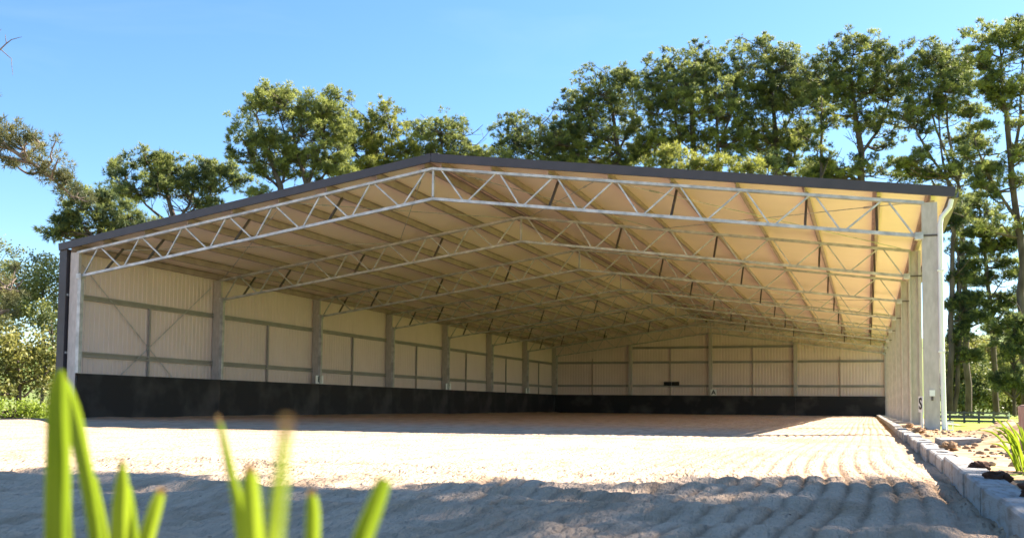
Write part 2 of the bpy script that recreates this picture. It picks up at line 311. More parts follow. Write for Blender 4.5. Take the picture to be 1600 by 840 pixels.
for j in range(NB + 1):
    y = j * BAY if j < NB else L - 0.14
    t = link('truss', tm['truss'], M['galv'], shed); t.location = (0, y, 0)
    for s in (-1, 1): link('bottom_chord', tm['bottom_chord', s], M['galv'], t)
    for me in webs: link('web', me, M['galv'], t)
    link('king_post', tm['king'], M['galv'], t); [link('splice_plate', me, M['galv'], t) for me in tm['splice']]
    if j < NB:
        for me in braces: link('fly_brace', me, M['darksteel'], t)
# --- purlins along the shed
PX = [0.22] + [x - 0.15 for x in TOPN] + [10.90]
for s in (-1, 1):
    for x in PX:
        z0 = zt(x) + 0.05; b_ = MB(); xx = s * x
        b_.box(xx - 0.006, xx + 0.006, -0.05, L, z0 + 0.004, z0 + 0.176)
        b_.box(*sorted((xx, xx + s * 0.075)), -0.05, L, z0, z0 + 0.004); b_.box(*sorted((xx, xx - s * 0.075)), -0.05, L, z0 + 0.176, z0 + 0.180)
        b_.build('purlin', M['purlin'], shed)
# --- lining sheets under the roof, lapped
NS = 4
for s in (-1, 1):
    for j in range(NB):
        for q in range(NS):
            y0 = j * BAY + q * BAY / NS - (0.1 if j == q == 0 else 0); y1 = j * BAY + (q + 1) * BAY / NS + 0.05
            b_ = MB(); n = 8; vv = []; ff = []
            for i in range(n + 1):
                x = s * (0.01 + (11.25 - 0.01) * i / n); z = zt(x) + 0.240 + 0.006 * math.sin(i * 1.7 + q * 2 + j)
                vv += [(x, y0, z + 0.022), (x, y1, z), (x, y1, z + 0.006), (x, y0, z + 0.028)]
            for i in range(n):
                a = i * 4; c = a + 4
                for e in range(4):
                    e2 = (e + 1) % 4; ff.append((a + e, a + e2, c + e2, c + e))
            b_.add(vv, ff); b_.build('lining_sheet', M['lining'], shed)
# --- roof sheet, barge capping, gutter, corner flashing
for s in (-1, 1):
    b_ = MB(); b_.bar((s * 0.01, L / 2, zt(0.0) + 0.300), (s * 11.30, L / 2, zt(11.30) + 0.300), L + 0.30, 0.02); b_.build('roof_sheet', M['clad_out'], shed)
    b_ = MB(); b_.bar((s * 0.0, -0.165, zt(0) + 0.235), (s * 11.34, -0.165, zt(11.34) + 0.235), 0.02, 0.20)
    b_.bar((s * 0.0, -0.09, zt(0) + 0.326), (s * 11.34, -0.09, zt(11.34) + 0.326), 0.16, 0.012)
    b_.bar((s * 0.0, -0.14, zt(0) + 0.140), (s * 11.30, -0.14, zt(11.30) + 0.140), 0.05, 0.012)
    b_.build('barge_capping', M['clad_out'], shed)
b_ = MB(); b_.box(-0.16, 0.16, -0.12, L, zt(0) + 0.34, zt(0) + 0.352); b_.build('ridge_cap', M['clad_out'], shed)
b_ = MB(); b_.box(11.28, 11.40, -0.10, L, zt(11.3) + 0.12, zt(11.3) + 0.132); b_.box(11.40, 11.408, -0.10, L, zt(11.3) + 0.12, zt(11.3) + 0.25); b_.box(11.27, 11.28, -0.10, L, zt(11.3) + 0.12, zt(11.3) + 0.23)
b_.build('gutter', M['clad_out'], shed)
b_ = MB(); b_.tube([(11.28, -0.05, 4.62), (11.24, -0.06, 4.46), (11.09, -0.07, 4.27), (11.065, -0.07, 4.12), (11.065, -0.07, 2.0), (11.085, -0.07, 0.10)], 0.048, 8)
for z in (3.2, 1.6): b_.box(11.0, 11.125, -0.125, -0.02, z, z + 0.03)
b_.build('downpipe', M['white'], shed, smooth=False)
b_ = MB(); b_.box(11.13, 11.15, -0.12, -0.09, 0.08, 0.26); b_.box(11.23, 11.25, -0.12, -0.09, 0.08, 0.26); b_.box(11.15, 11.23, -0.12, -0.09, 0.235, 0.26); b_.box(11.15, 11.23, -0.12, -0.09, 0.08, 0.10)
b_.build('pipe_fitting', M['white'], shed)
b_ = MB(); b_.box(-11.33, -11.075, -0.13, -0.11, 0.02, zt(11.3) + 0.2); b_.box(-11.33, -11.31, -0.11, 0.10, 0.02, zt(11.3) + 0.2); b_.box(-11.095, -11.075, -0.11, 0.0, 0.02, zt(11.1) + 0.1)
b_.build('corner_flashing', M['clad_out'], shed)
b_ = MB()
for z in (3.42, 1.82): b_.box(-11.075, -11.045, -0.09, -0.02, z - 0.03, z + 0.03)
b_.build('girt_bolt', M['galv'], shed)
# --- columns
def column_mesh(s, pack):
    b_ = MB(); x0, x1 = sorted((s * 10.73, s * 11.02)); top = zt(10.9) + 0.02
    cchan(b_, x0, x1, -0.045, 0.055, -0.02, top)
    return b_.mesh('column')
cme = {s: column_mesh(s, True) for s in (-1, 1)}
b_ = MB(); top_ = zt(10.9) + 0.02                  # inner frames: channel open to the front, with lips
b_.box(10.73, 11.02, 0.043, 0.055, -0.02, top_); b_.box(10.73, 10.742, -0.045, 0.043, -0.02, top_); b_.box(11.008, 11.02, -0.045, 0.043, -0.02, top_)
b_.box(10.742, 10.765, -0.045, -0.036, -0.02, top_); b_.box(10.95, 11.008, -0.045, -0.036, -0.02, top_); colopen = b_.mesh('column')
b_ = MB(); cchan(b_, -10.728, -10.615, -0.06, 0.06, 1.26, 3.87, 0.008); packL = b_.mesh('column_channel')
b_ = MB(); b_.box(10.50, 11.25, -0.35, 0.35, -0.15, 0.085); padm = b_.mesh('footing_pad')
b_ = MB(); b_.box(10.66, 11.06, -0.055, -0.046, zb(10.65) - 0.03, zb(10.65) + 0.01); cleatm = b_.mesh('cleat')
for j in range(NB + 1):
    y = j * BAY if j < NB else L - 0.12
    for s in (-1, 1):
        c = link('column', colopen if (s > 0 and j > 0) else cme[s], M['galv_col'], shed); c.location = (0, y, 0)
        if s < 0: link('column_channel', packL, M['galv'], c)
        else:
            link('footing_pad', padm, M['concrete'], c); link('cleat', cleatm, M['darksteel'], c)
# --- left wall: ribbed cladding, girts, posts
def ribbed(y0, y1, z0, z1, pitch=0.19, depth=0.016):
    """ribbed sheet standing in the plane x=0, ribs upright, facing +x"""
    v = []; y = y0
    while y < y1 - 1e-6:
        for dy, dx in ((0, 0), (0.12, 0), (0.135, -depth), (0.175, -depth)):
            if y + dy < y1: v.append((y + dy, dx))
        y += pitch
    v.append((y1, 0)); return v
def ribbed_mesh(y0, y1, z0f, z1f, flip=False):
    v = ribbed(y0, y1, 0, 0); vv = []; ff = []
    for y, dx in v: vv += [(dx, y, z0f(y)), (dx, y, z1f(y)), (dx - 0.004, y, z0f(y)), (dx - 0.004, y, z1f(y))]
    for i in range(len(v) - 1):
        a = i * 4; c = a + 4; ff += [(a, c, c + 1, a + 1), (a + 2, a + 3, c + 3, c + 2)]
    me = bpy.data.meshes.new('wall_sheet'); me.from_pydata(vv, [], ff); me.update(); return me
wl = ribbed_mesh(0.0, BAY / 2 - 0.004, lambda y: 0.0, lambda y: 4.78)
b_ = MB(); b_.box(-11.14, -11.13, -0.1, L + 0.1, 0.0, 4.7); b_.build('outer_wall_sheet', M['clad_out'], shed)
for k in range(NB * 2):
    o = link('wall_sheet', wl, M['clad_in'], shed); o.location = (-11.05, k * BAY / 2, 0)
def girt(mb, a, b, h=0.16): mb.bar(a, b, 0.012, h); 
gm = {}
for z in (3.40, 1.80):
    b_ = MB(); b_.box(-11.045, -11.037, 0.08, BAY - 0.06, z - 0.075, z + 0.075); b_.box(-11.037, -10.97, 0.08, BAY - 0.06, z - 0.075, z - 0.067); b_.box(-11.037, -10.97, 0.08, BAY - 0.06, z + 0.067, z + 0.075)
    b_.box(-10.972, -10.966, 0.08, BAY - 0.06, z - 0.065, z - 0.03); b_.box(-10.972, -10.966, 0.08, BAY - 0.06, z + 0.03, z + 0.065)
    gm[z] = b_.mesh('girt')
b_ = MB(); b_.box(-11.03, -10.96, BAY / 2 - 0.025, BAY / 2 + 0.03, 1.0, 3.325); mpm = b_.mesh('girt_post')
b_ = MB(); b_.box(-10.725, -10.70, 0.002, BAY - 0.002, -0.03, 1.235); b_.box(-10.745, -10.69, 0.0, BAY, 1.235, 1.25); km = b_.mesh('kickboard')
for j in range(NB):
    for z in gm: link('girt', gm[z], M['girt'], shed).location = (0, j * BAY, 0)
    link('girt_post', mpm, M['girt'], shed).location = (0, j * BAY, 0)
    link('kickboard', km, M['kick'], shed).location = (0, j * BAY, 0)
b_ = MB(); b_.box(-11.05, -10.727, -0.03, -0.01, -0.02, 1.24); b_.build('kickboard_end', M['kick'], shed)
b_ = MB()
for a, c in (((-10.985, 0.35, 4.3), (-10.985, 4.35, 1.15)), ((-10.975, 6.05, 4.36), (-10.975, 1.8, 1.15))): b_.tube([a, c], 0.012, 5)
b_.build('brace_rod', M['galv'], shed)
for s in (-1, 1):                                   # roof bracing rods in the first and fourth bays
    for j in (0, 3):
        b_ = MB()
        for xa, xb in ((10.6, 4.3), (4.3, 10.6), (4.0, 0.3), (0.3, 4.0)):
            a = (s * xa, j * BAY + 0.1, zt(xa) + 0.02); c = (s * xb, (j + 1) * BAY - 0.1, zt(xb) + 0.02); b_.tube([a, c], 0.011, 5)
            q = Vector(a).lerp(Vector(c), 0.12); b_.tube([q, q + (Vector(c) - Vector(a)) * 0.03], 0.022, 6)
        b_.build('roof_brace_rod', M['galv'], shed)
# --- back wall
def back_top(x): return zt(x) + 0.285
segs = [(-11.05, -8.1), (-8.1, -5.4), (-5.4, -2.7), (-2.7, 0), (0, 2.7), (2.7, 5.4), (5.4, 8.1), (8.1, 11.05)]
for a, c in segs:
    me = ribbed_mesh(a + 0.002, c - 0.002, lambda y: 0.0, lambda y: back_top(y))
    o = link('wall_sheet', me, M['clad_in'], shed); o.location = (0, L, 0); o.rotation_euler.z = 0
    # turn the sheet (built along y) to run along x, facing -y
    co = np.array([v.co[:] for v in me.vertices]); co = np.stack([co[:, 1], -co[:, 0], co[:, 2]], 1); me.vertices.foreach_set('co', co.astype(np.float32).ravel()); me.update()
b_ = MB()
b_.add([(-11.1, L + 0.06, 0), (11.1, L + 0.06, 0), (11.1, L + 0.06, zt(11.1) + 0.285), (0, L + 0.06, zt(0) + 0.285), (-11.1, L + 0.06, zt(11.1) + 0.285),
        (-11.1, L + 0.08, 0), (11.1, L + 0.08, 0), (11.1, L + 0.08, zt(11.1) + 0.285), (0, L + 0.08, zt(0) + 0.285), (-11.1, L + 0.08, zt(11.1) + 0.285)],
       [(0, 1, 2, 3, 4), (9, 8, 7, 6, 5), (0, 5, 6, 1), (1, 6, 7, 2), (2, 7, 8, 3), (3, 8, 9, 4), (4, 9, 5, 0)]); b_.build('outer_wall_sheet', M['clad_out'], shed)
for x in (-5.4, 0, 5.4):
    b_ = MB(); cchan(b_, x - 0.11, x + 0.11, L - 0.27, L - 0.06, 0.0, zb(x) + 0.02, 0.012); b_.build('column', M['galv_col'], shed)
for x in (-8.1, -2.7, 2.7, 8.1):
    b_ = MB(); b_.box(x - 0.03, x + 0.03, L - 0.08, L - 0.012, 1.0, min(4.38, zt(x) - 0.3) if abs(x) < 5 else 3.75); b_.build('girt_post', M['purlin'], shed)
for a, c in ((-10.7, -5.52), (-5.28, -0.12), (0.12, 5.28), (5.52, 10.7)):
    for z in (4.45, 3.46, 1.88):
        if z > 4 and abs(a + c) > 12: continue
        b_ = MB(); b_.box(a, c, L - 0.105, L - 0.012, z - 0.075, z - 0.067); b_.box(a, c, L - 0.105, L - 0.012, z + 0.067, z + 0.075); b_.box(a, c, L - 0.012, L - 0.006, z - 0.075, z + 0.075)
        b_.box(a, c, L - 0.108, L - 0.105, z - 0.075, z - 0.03); b_.box(a, c, L - 0.108, L - 0.105, z + 0.03, z + 0.075)
        b_.build('girt', M['girt'], shed)
    a2 = -10.69 if a < -10 else (-5.4 if a < -5 else (0.0 if a < 1 else 5.4)); c2 = a2 + (5.4 if a > -10 else 5.29); c2 = 10.75 if a > 5 else c2
    b_ = MB(); b_.box(a2 + 0.002, c2 - 0.002, L - 0.33, L - 0.30, -0.03, 1.235); b_.box(a2 + 0.001, c2 - 0.001, L - 0.345, L - 0.25, 1.235, 1.25); b_.build('kickboard', M['kick'], shed)
b_ = MB(); b_.box(10.83, 10.93, -0.075, -0.046, 0.745, 0.865); b_.box(10.86, 10.90, -0.066, -0.046, 0.66, 0.745, 1); b_.build('junction_box', [M['white'], M['darksteel']], shed)
# --- signs and plaque
def letter_mesh(ch, size):
    cu = bpy.data.curves.new('letter', 'FONT'); cu.body = ch; cu.size = size; cu.extrude = 0.003; cu.align_x = 'CENTER'; cu.align_y = 'CENTER'; cu.offset = size * 0.02
    ob = bpy.data.objects.new('letter', cu); col.objects.link(ob); dg = bpy.context.evaluated_depsgraph_get(); dg.update()
    me = bpy.data.meshes.new_from_object(ob.evaluated_get(dg)); bpy.data.objects.remove(ob); return me
def letter_sign(ch, loc, wdt, hgt, rz, label, post=0):
    t = thing('letter_sign', label, 'sign', loc, 'arena letter signs', rz)     # faces local -y
    b_ = MB(); b_.box(-wdt / 2, wdt / 2, -0.006, 0.006, -hgt / 2, hgt / 2); b_.build('plate', M['white'], t)
    me = letter_mesh(ch, hgt * 1.02); lo = link('letter', me, M['black'], t); lo.rotation_euler = (math.pi / 2, 0, 0); lo.location = (0, -0.011, 0)
    if post: b_ = MB(); b_.box(-0.02, 0.02, 0.007, 0.03, -hgt / 2 - post, hgt / 2 - 0.02); b_.build('post', M['white'], t)
    return t
letter_sign('B', (-10.66, 12.43, 1.43), 0.36, 0.32, R(66), 'white plate with black letter B above the left kickboard, second column from the front')
letter_sign('P', (-10.66, 24.95, 1.42), 0.36, 0.32, R(66), 'small white plate with letter P far along the left kickboard')
letter_sign('F', (-10.66, 37.4, 1.42), 0.36, 0.32, R(66), 'tiny white plate with letter F nearest the back left corner')
letter_sign('A', (0.22, L - 0.36, 1.45), 0.40, 0.40, 0, 'white plate with black letter A in the middle of the back wall')
letter_sign('S', (10.67, -0.09, 0.585), 0.20, 0.31, R(-70), 'narrow white plate with black letter S at the foot of the front right column', 0.46)
t = thing('wall_plaque', 'dark twin panel plaque on the back wall left of the middle column', 'plaque', (-2.6, L - 0.10, 2.03))
for s in (-1, 1):
    b_ = MB(); b_.box(s * 0.27 - 0.25, s * 0.27 + 0.25, -0.03, 0.0, -0.13, 0.13); b_.build('panel', M['black'], t)

# ------------------------------------------------------------------ block kerb on the right
kerb = thing('block_kerb', 'pale concrete block kerb running along the right edge of the sand', 'kerb', (10.31, 0, 0))
def block_mesh(Lb, hole=True):
    b_ = MB(); hx = 0.088; hy = Lb / 2 - 0.006; z1 = 0.112; z0 = -0.12; bv = 0.012
    o0 = [(-hx, -hy), (0, -hy), (hx, -hy), (hx, 0), (hx, hy), (0, hy), (-hx, hy), (-hx, 0)]
    sc_ = lambda p, d: (p[0] * (1 - d / hx), p[1] * (1 - d / hy))
    ring = [[(x, y, z0) for x, y in o0], [(x, y, z1 - bv) for x, y in o0], [(*sc_(p, bv), z1) for p in o0]]
    ov = [(-0.045, -0.12), (0, -0.16), (0.045, -0.12), (0.054, 0), (0.045, 0.12), (0, 0.16), (-0.045, 0.12), (-0.054, 0)]
    ring += [[(x, y, z1) for x, y in ov], [(x, y, z1 - 0.035) for x, y in ov]]
    vv = [p for r_ in ring for p in r_]; ff = []
    for k in range(4):
        for i in range(8):
            i2 = (i + 1) % 8; ff.append((k * 8 + i, k * 8 + i2, k * 8 + 8 + i2, k * 8 + 8 + i))
    b_.add(vv, ff); b_.add([vv[32 + i] for i in range(8)], [tuple(range(8))], 1)
    return b_.mesh('concrete_block')
bm_ = block_mesh(0.95); bm_.materials.append(M['concrete']); bm_.materials.append(M['dark_soil'])
b_ = MB(); hx, hy = 0.088, 0.469; o0 = [(-hx, -hy), (hx, -hy), (hx, hy), (-hx, hy)]
b_.add([(x, y, -0.12) for x, y in o0] + [(x, y, 0.1) for x, y in o0] + [(x * 0.88, y * 0.975, 0.112) for x, y in o0], [(k * 4 + i, k * 4 + (i + 1) % 4, k * 4 + 4 + (i + 1) % 4, k * 4 + 4 + i) for k in range(2) for i in range(4)] + [(8, 9, 10, 11)])
bm2_ = b_.mesh('concrete_block'); bm2_.materials.append(M['concrete'])
rg = random.Random(4); y = -18.6
while y < L - 0.3:
    o = link('concrete_block', bm_ if rg.random() < 0.4 else bm2_, None, kerb); near = y < 2
    o.location = (rg.uniform(-0.02, 0.02) * near, y, rg.uniform(-0.022, 0.012) * near); o.rotation_euler = (rg.uniform(-0.012, 0.012), rg.uniform(-0.03, 0.03) * near, rg.uniform(-0.02, 0.02) * near); y += 0.955
def lump_mesh(seed, r, flat=0.7, sub=3, rough=0.35):
    bm = bmesh.new(); bmesh.ops.create_icosphere(bm, subdivisions=sub, radius=1.0); rs = np.random.default_rng(seed)
    k = rs.normal(size=(10, 3)) * 2.2; ph = rs.uniform(0, 6.28, 10)
    for v in bm.verts:
        c = np.array(v.co); d = sum(math.sin(float(k[i] @ c) + ph[i]) for i in range(10)) / 5.0
        d += 0.5 * sum(math.sin(3.1 * float(k[(i + 3) % 10] @ c) + 2 * ph[i]) for i in range(10)) / 5.0; v.co = Vector(c * r * (1 + rough * d)); v.co.z *= flat
    me = bpy.data.meshes.new('lump'); bm.to_mesh(me); bm.free(); return me
lumps = [((10.33, -13.83, 0.13), 0.06), ((10.34, -14.72, 0.125), 0.07), ((10.40, -15.72, 0.13), 0.085), ((10.42, -10.2, 0.13), 0.07), ((10.47, -3.4, 0.14), 0.10), ((10.45, 0.9, 0.14), 0.09), ((10.66, -14.3, 0.13), 0.11)]
lab = ['dark soil clod on the kerb where the shade begins', 'dark soil clod on the kerb, second from the right edge', 'dark soil clod on the kerb nearest the right edge of the picture', 'brown soil clod on the sunlit kerb block with an open hollow',
       'brown soil clod on the kerb at the foot of the front column', 'small brown clod on the kerb behind the front column', 'big dark soil clod beside the kerb under the strappy plant']
for i, ((x, y, z), r_) in enumerate(lumps):
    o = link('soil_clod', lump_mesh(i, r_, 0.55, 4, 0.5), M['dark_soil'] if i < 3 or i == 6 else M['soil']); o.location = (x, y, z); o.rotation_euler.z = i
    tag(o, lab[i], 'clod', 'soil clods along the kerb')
b_ = MB(); b_.add([(-0.2, -0.5, 0), (0.22, -0.42, 0), (0.2, 0.5, 0), (-0.22, 0.45, 0), (-0.2, -0.5, 0.07), (0.22, -0.42, 0.09), (0.2, 0.5, 0.08), (-0.22, 0.45, 0.07)], [(0, 3, 2, 1), (4, 5, 6, 7), (0, 1, 5, 4), (1, 2, 6, 5), (2, 3, 7, 6), (3, 0, 4, 7)])
o = b_.build('concrete_slab', M['concrete']); o.location = (10.68, -8.0, 0.07); tag(o, 'grey concrete slab lying beside the kerb in front of the soil heap', 'slab')
# loose crumbs of soil and stone over the strip
N = 900; P = np.stack([rng.uniform(10.46, 12.9, N), rng.uniform(-16, 1.0, N)], 1); base = lump_mesh(50, 1.0, 0.7, 1, 0.3)
bc = np.array([v.co[:] for v in base.vertices]); bf = np.array([p.vertices[:] for p in base.polygons]); rad = 0.012 + 0.035 * rng.random(N) ** 2.5
zz = soil_h(P[:, 0], P[:, 1]); V = bc[None] * rad[:, None, None]; an = rng.uniform(0, 6.28, N); ca, sa = np.cos(an)[:, None], np.sin(an)[:, None]
V = np.stack([V[:, :, 0] * ca - V[:, :, 1] * sa + P[:, :1], V[:, :, 0] * sa + V[:, :, 1] * ca + P[:, 1:], V[:, :, 2] + (zz + rad * 0.3)[:, None]], 2)
Fq = (bf[None] + (np.arange(N) * len(bc))[:, None, None]).reshape(-1, 3)
o = link('soil_crumbs', fast_mesh('soil_crumbs', V.reshape(-1, 3), Fq), M['soil']); tag(o, kind='stuff')

# ------------------------------------------------------------------ foliage builders
def blades(p, axis, L_, W_, nb, rs, spread=0.8, tint=None):
    """thin pointed leaves: p (T,3) roots, axis (T,3)"""
    T = len(p); d = axis[:, None, :] + spread * rs.normal(size=(T, nb, 3)); d /= np.linalg.norm(d, axis=2, keepdims=True)
    s_ = np.cross(d, rs.normal(size=(T, nb, 3))); s_ /= np.linalg.norm(s_, axis=2, keepdims=True) + 1e-9
    l_ = L_ * rs.uniform(0.65, 1.25, (T, nb, 1)); root = p[:, None, :] + 0.12 * l_ * d
    a = root - s_ * W_ * 0.5; b = root + s_ * W_ * 0.5; c = root + d * l_
    V = np.stack([a, b, c], 2).reshape(-1, 3); Fc = np.arange(T * nb * 3).reshape(-1, 3)
    tt = np.repeat(tint if tint is not None else np.full(T, 0.5), nb) + rs.uniform(-0.15, 0.15, T * nb)
    return V, Fc, np.clip(tt, 0, 1)
def cards(p, L_, W_, rs, tint):
    """small folded leaves: two triangles each"""
    T = len(p); d = rs.normal(size=(T, 3)); d[:, 2] -= 0.3; d /= np.linalg.norm(d, axis=1, keepdims=True)
    s_ = np.cross(d, rs.normal(size=(T, 3))); s_ /= np.linalg.norm(s_, axis=1, keepdims=True) + 1e-9
    l_ = L_ * rs.uniform(0.6, 1.3, (T, 1)); V = np.stack([p, p + d * l_ * 0.5 + s_ * W_ * 0.5, p + d * l_, p + d * l_ * 0.5 - s_ * W_ * 0.5], 1).reshape(-1, 3)
    return V, np.arange(T * 4).reshape(-1, 4), np.clip(tint + rs.uniform(-0.2, 0.2, T), 0, 1)
def limb(mb, a, b, r0, r1, rs, sag=0.12, n=5, sides=5):
    a = np.array(a, float); b = np.array(b, float); Ld = np.linalg.norm(b - a); pts = []
    off = rs.normal(size=3) * Ld * 0.07
    for i in range(n + 1):
        t = i / n; q = a + (b - a) * t; q[2] -= sag * Ld * math.sin(math.pi * t) * 0.8; q += off * math.sin(math.pi * t) + rs.normal(size=3) * Ld * 0.012 * (0 < i < n); pts.append(q)
    mb.tube(pts, [r0 + (r1 - r0) * (i / n) ** 0.8 for i in range(n + 1)], sides, cap=False); return pts
def tree(name, label, cat, D, trunks, lobes, seed, leaf='pine', bark='bark', dens=1.0, group=None, tuft=0.25, tw=0.052, zbase=-0.6, world=False, limbs=True, depth=0.8, tip=0.5, kind='pine', clump=0.38, bare=0, grow=1.0):
    """trunks: list of point lists (u, v, radius m) from the base up; lobes: (u, v, ru, rv) at depth D metres"""
    rs = np.random.default_rng(seed); k = D / F_PX; lb = []
    if not world and kind == 'pine' and D > 45 and group != 'young golden pines close behind the roof': lobes = list(lobes) + [(q[0] + rs.normal() * q[2] * 0.75, q[1] + rs.normal() * q[3] * 0.8, q[2] * 0.7, q[3] * 0.7) for q in lobes]
    for q in lobes:
        if world: c = np.array(q[:3], float); rx, rz = q[3], q[4]; ry = rx
        else:
            c = at(q[0], q[1] + ((9 if grow == 1.0 else 18) if (kind == 'pine' and D > 45 and q[1] < 262) else 0), D); rx, rz = q[2] * k * 1.15 * grow, q[3] * k * 1.15 * grow; ry = rx * depth
            c = c + _F0 * rs.uniform(-0.5, 0.5) * min(rx * 1.3, 4.0)
        lb.append((c, rx, ry, rz))
    tr = []
    for tp in trunks:
        pts = [np.array(q[:3], float) if world else at(q[0], q[1], D) for q in tp]
        rad_ = [q[3] if world else q[2] for q in tp]
        tr.append((pts, rad_))
    base = tr[0][0][0].copy()
    t = thing(name, label, cat, (base[0], base[1], zbase), group)
    off = np.array([base[0], base[1], zbase])
    mb = MB(); samples = []
    for pts, rad_ in tr:
        P2 = [pts[0]]; R2 = [rad_[0]]
        for i in range(len(pts) - 1):                 # refine with small wander
            for s_ in (0.33, 0.66, 1.0):
                q = pts[i] + (pts[i + 1] - pts[i]) * s_
                if s_ < 1: q = q + rs.normal(size=3) * np.array([1, 1, 0.2]) * 0.035 * np.linalg.norm(pts[i + 1] - pts[i]) * 0.35
                P2.append(q); R2.append(rad_[i] + (rad_[i + 1] - rad_[i]) * s_)
        mb.tube([q - off for q in P2], R2, 7, cap=False)
        samples += [(q, r_) for q, r_ in zip(P2, R2)]
    SP = np.array([q for q, _ in samples]); SR = np.array([r_ for _, r_ in samples])
    pv = []; pa = []; pt = []
    if limbs and not world and kind == 'pine':         # bare dead limbs and twigs along the stems
        for j in range(len(SP)):
            for _ in range(2):
                if SR[j] > 0.03 and rs.random() < 0.6 and SP[j][2] > base[2] + 4:
                    dd_ = rs.normal(size=3); dd_[2] = abs(dd_[2]) * 0.7; dd_ /= np.linalg.norm(dd_); ln_ = rs.uniform(0.8, 3.2) * min(D / 80, 1)
                    pp_ = limb(mb, SP[j] - off, SP[j] + dd_ * ln_ - off, 0.05, 0.018, rs, sag=0.15, n=4, sides=4)
                    for q_ in pp_[2:4]: e_ = rs.normal(size=3); e_[2] = abs(e_[2]) * .6; limb(mb, q_, q_ + e_ * 0.35 * ln_ / 1.5, 0.022, 0.012, rs, sag=0.05, n=2, sides=3)
    for (c, rx, ry, rz) in lb:
        rm = (rx + rz) / 2
        # the limb that carries this lobe leaves the trunk below it
        cost = np.linalg.norm((SP - c) * np.array([1, 1, 1.0]), axis=1) + 6.0 * np.clip(SP[:, 2] - (c[2] - 0.35 * rm), 0, None)
        j = int(np.argmin(cost)); a = SP[j]; r0 = min(SR[j] * 0.75, 0.05 + 0.018 * np.linalg.norm(c - a)) + 0.015
        ce = c - np.array([0, 0, 0.25 * rz])
        if limbs and np.linalg.norm(ce - a) > 0.4: limb(mb, a - off, ce - off, r0, 0.35 * r0 + 0.01, rs, sag=0.10)
        ncl = max(8, int(dens * (0.95 if grow > 1 else 1.15) * (rx * rz + ry * rz + rx * ry) / (clump * clump)))
        d = rs.normal(size=(ncl, 3)); d[:, 2] += 0.25; nd = np.linalg.norm(d, axis=1, keepdims=True); d /= nd
        rr_ = np.clip(nd * 0.62, 0, 1.45)
        cp = c + d * rr_ * np.array([rx, ry, rz])
        for q in cp[: (len(cp) if limbs else 0)]:
            if rs.random() < 0.30: limb(mb, ce - off, q - off, 0.30 * r0 + 0.016, 0.018, rs, sag=0.08, n=3, sides=4)
        crad = clump * rs.uniform(0.5, 1.15, ncl)
        nt = np.maximum(4, (13 * min(dens, 1.0) ** 0.3 * rs.uniform(0.7, 1.3, ncl)).astype(int))
        if bare and limbs: nt = np.where(rs.random(ncl) < bare, 0, nt)
        idx = np.repeat(np.arange(ncl), nt); T = len(idx)
        dd = rs.normal(size=(T, 3)); dd /= np.linalg.norm(dd, axis=1, keepdims=True); dd *= rs.random((T, 1)) ** 0.4
        pos = cp[idx] + dd * crad[idx, None] * np.array([1.0, 1.0, 0.75])
        ax = dd * 0.7 + d[idx] * 0.5 + np.array([0, 0, 0.55])
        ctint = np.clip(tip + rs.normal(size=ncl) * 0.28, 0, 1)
        pv.append(pos); pa.append(ax); pt.append(np.clip(ctint[idx] + 0.42 * dd[:, 2], 0, 1))  # clump tops paler, undersides darker: light and shade painted into the tint
    p_ = np.concatenate(pv); a_ = np.concatenate(pa); t_ = np.concatenate(pt)
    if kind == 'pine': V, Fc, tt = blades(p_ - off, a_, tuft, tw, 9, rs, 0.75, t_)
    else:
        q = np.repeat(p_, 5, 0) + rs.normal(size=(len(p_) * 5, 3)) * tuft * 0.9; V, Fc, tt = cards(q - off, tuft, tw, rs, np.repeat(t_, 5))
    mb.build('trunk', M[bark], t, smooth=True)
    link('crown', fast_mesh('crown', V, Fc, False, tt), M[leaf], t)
    return t
rx_ = np.random.default_rng(88)
def scatter(n, u0, u1, v0, v1): return [(rx_.uniform(u0, u1), rx_.uniform(v0, v1), rx_.uniform(10, 18), rx_.uniform(5, 9)) for _ in range(n)]
# ---- pines behind the shed, right to left
G = 'pines beyond the shed'
tree('pine_tree', 'tallest dark pine at the right edge with one long bare trunk and high flat crown', 'tree', 62,
     [[(1604, 650, 0.30), (1598, 500, 0.26), (1594, 371, 0.23), (1586, 320, 0.21), (1574, 200, 0.17), (1566, 130, 0.10), (1562, 70, 0.05)], [(1590, 345, 0.12), (1560, 300, 0.09), (1535, 255, 0.07), (1522, 215, 0.04)], [(1580, 262, 0.13), (1592, 200, 0.10), (1598, 120, 0.05)]],
     [(1520, 62, 26, 13), (1558, 48, 34, 15), (1594, 42, 24, 20), (1536, 84, 22, 8), (1596, 78, 20, 10), (1532, 104, 18, 6), (1590, 122, 24, 10), (1560, 118, 20, 8), (1596, 168, 20, 8), (1532, 180, 15, 5), (1552, 262, 20, 6), (1590, 285, 16, 6), (1520, 225, 14, 5), (1600, 220, 14, 6), (1560, 352, 18, 7), (1596, 355, 18, 9)] + scatter(10, 1515, 1605, 100, 330), 11, group=G, grow=1.14, tip=0.55)
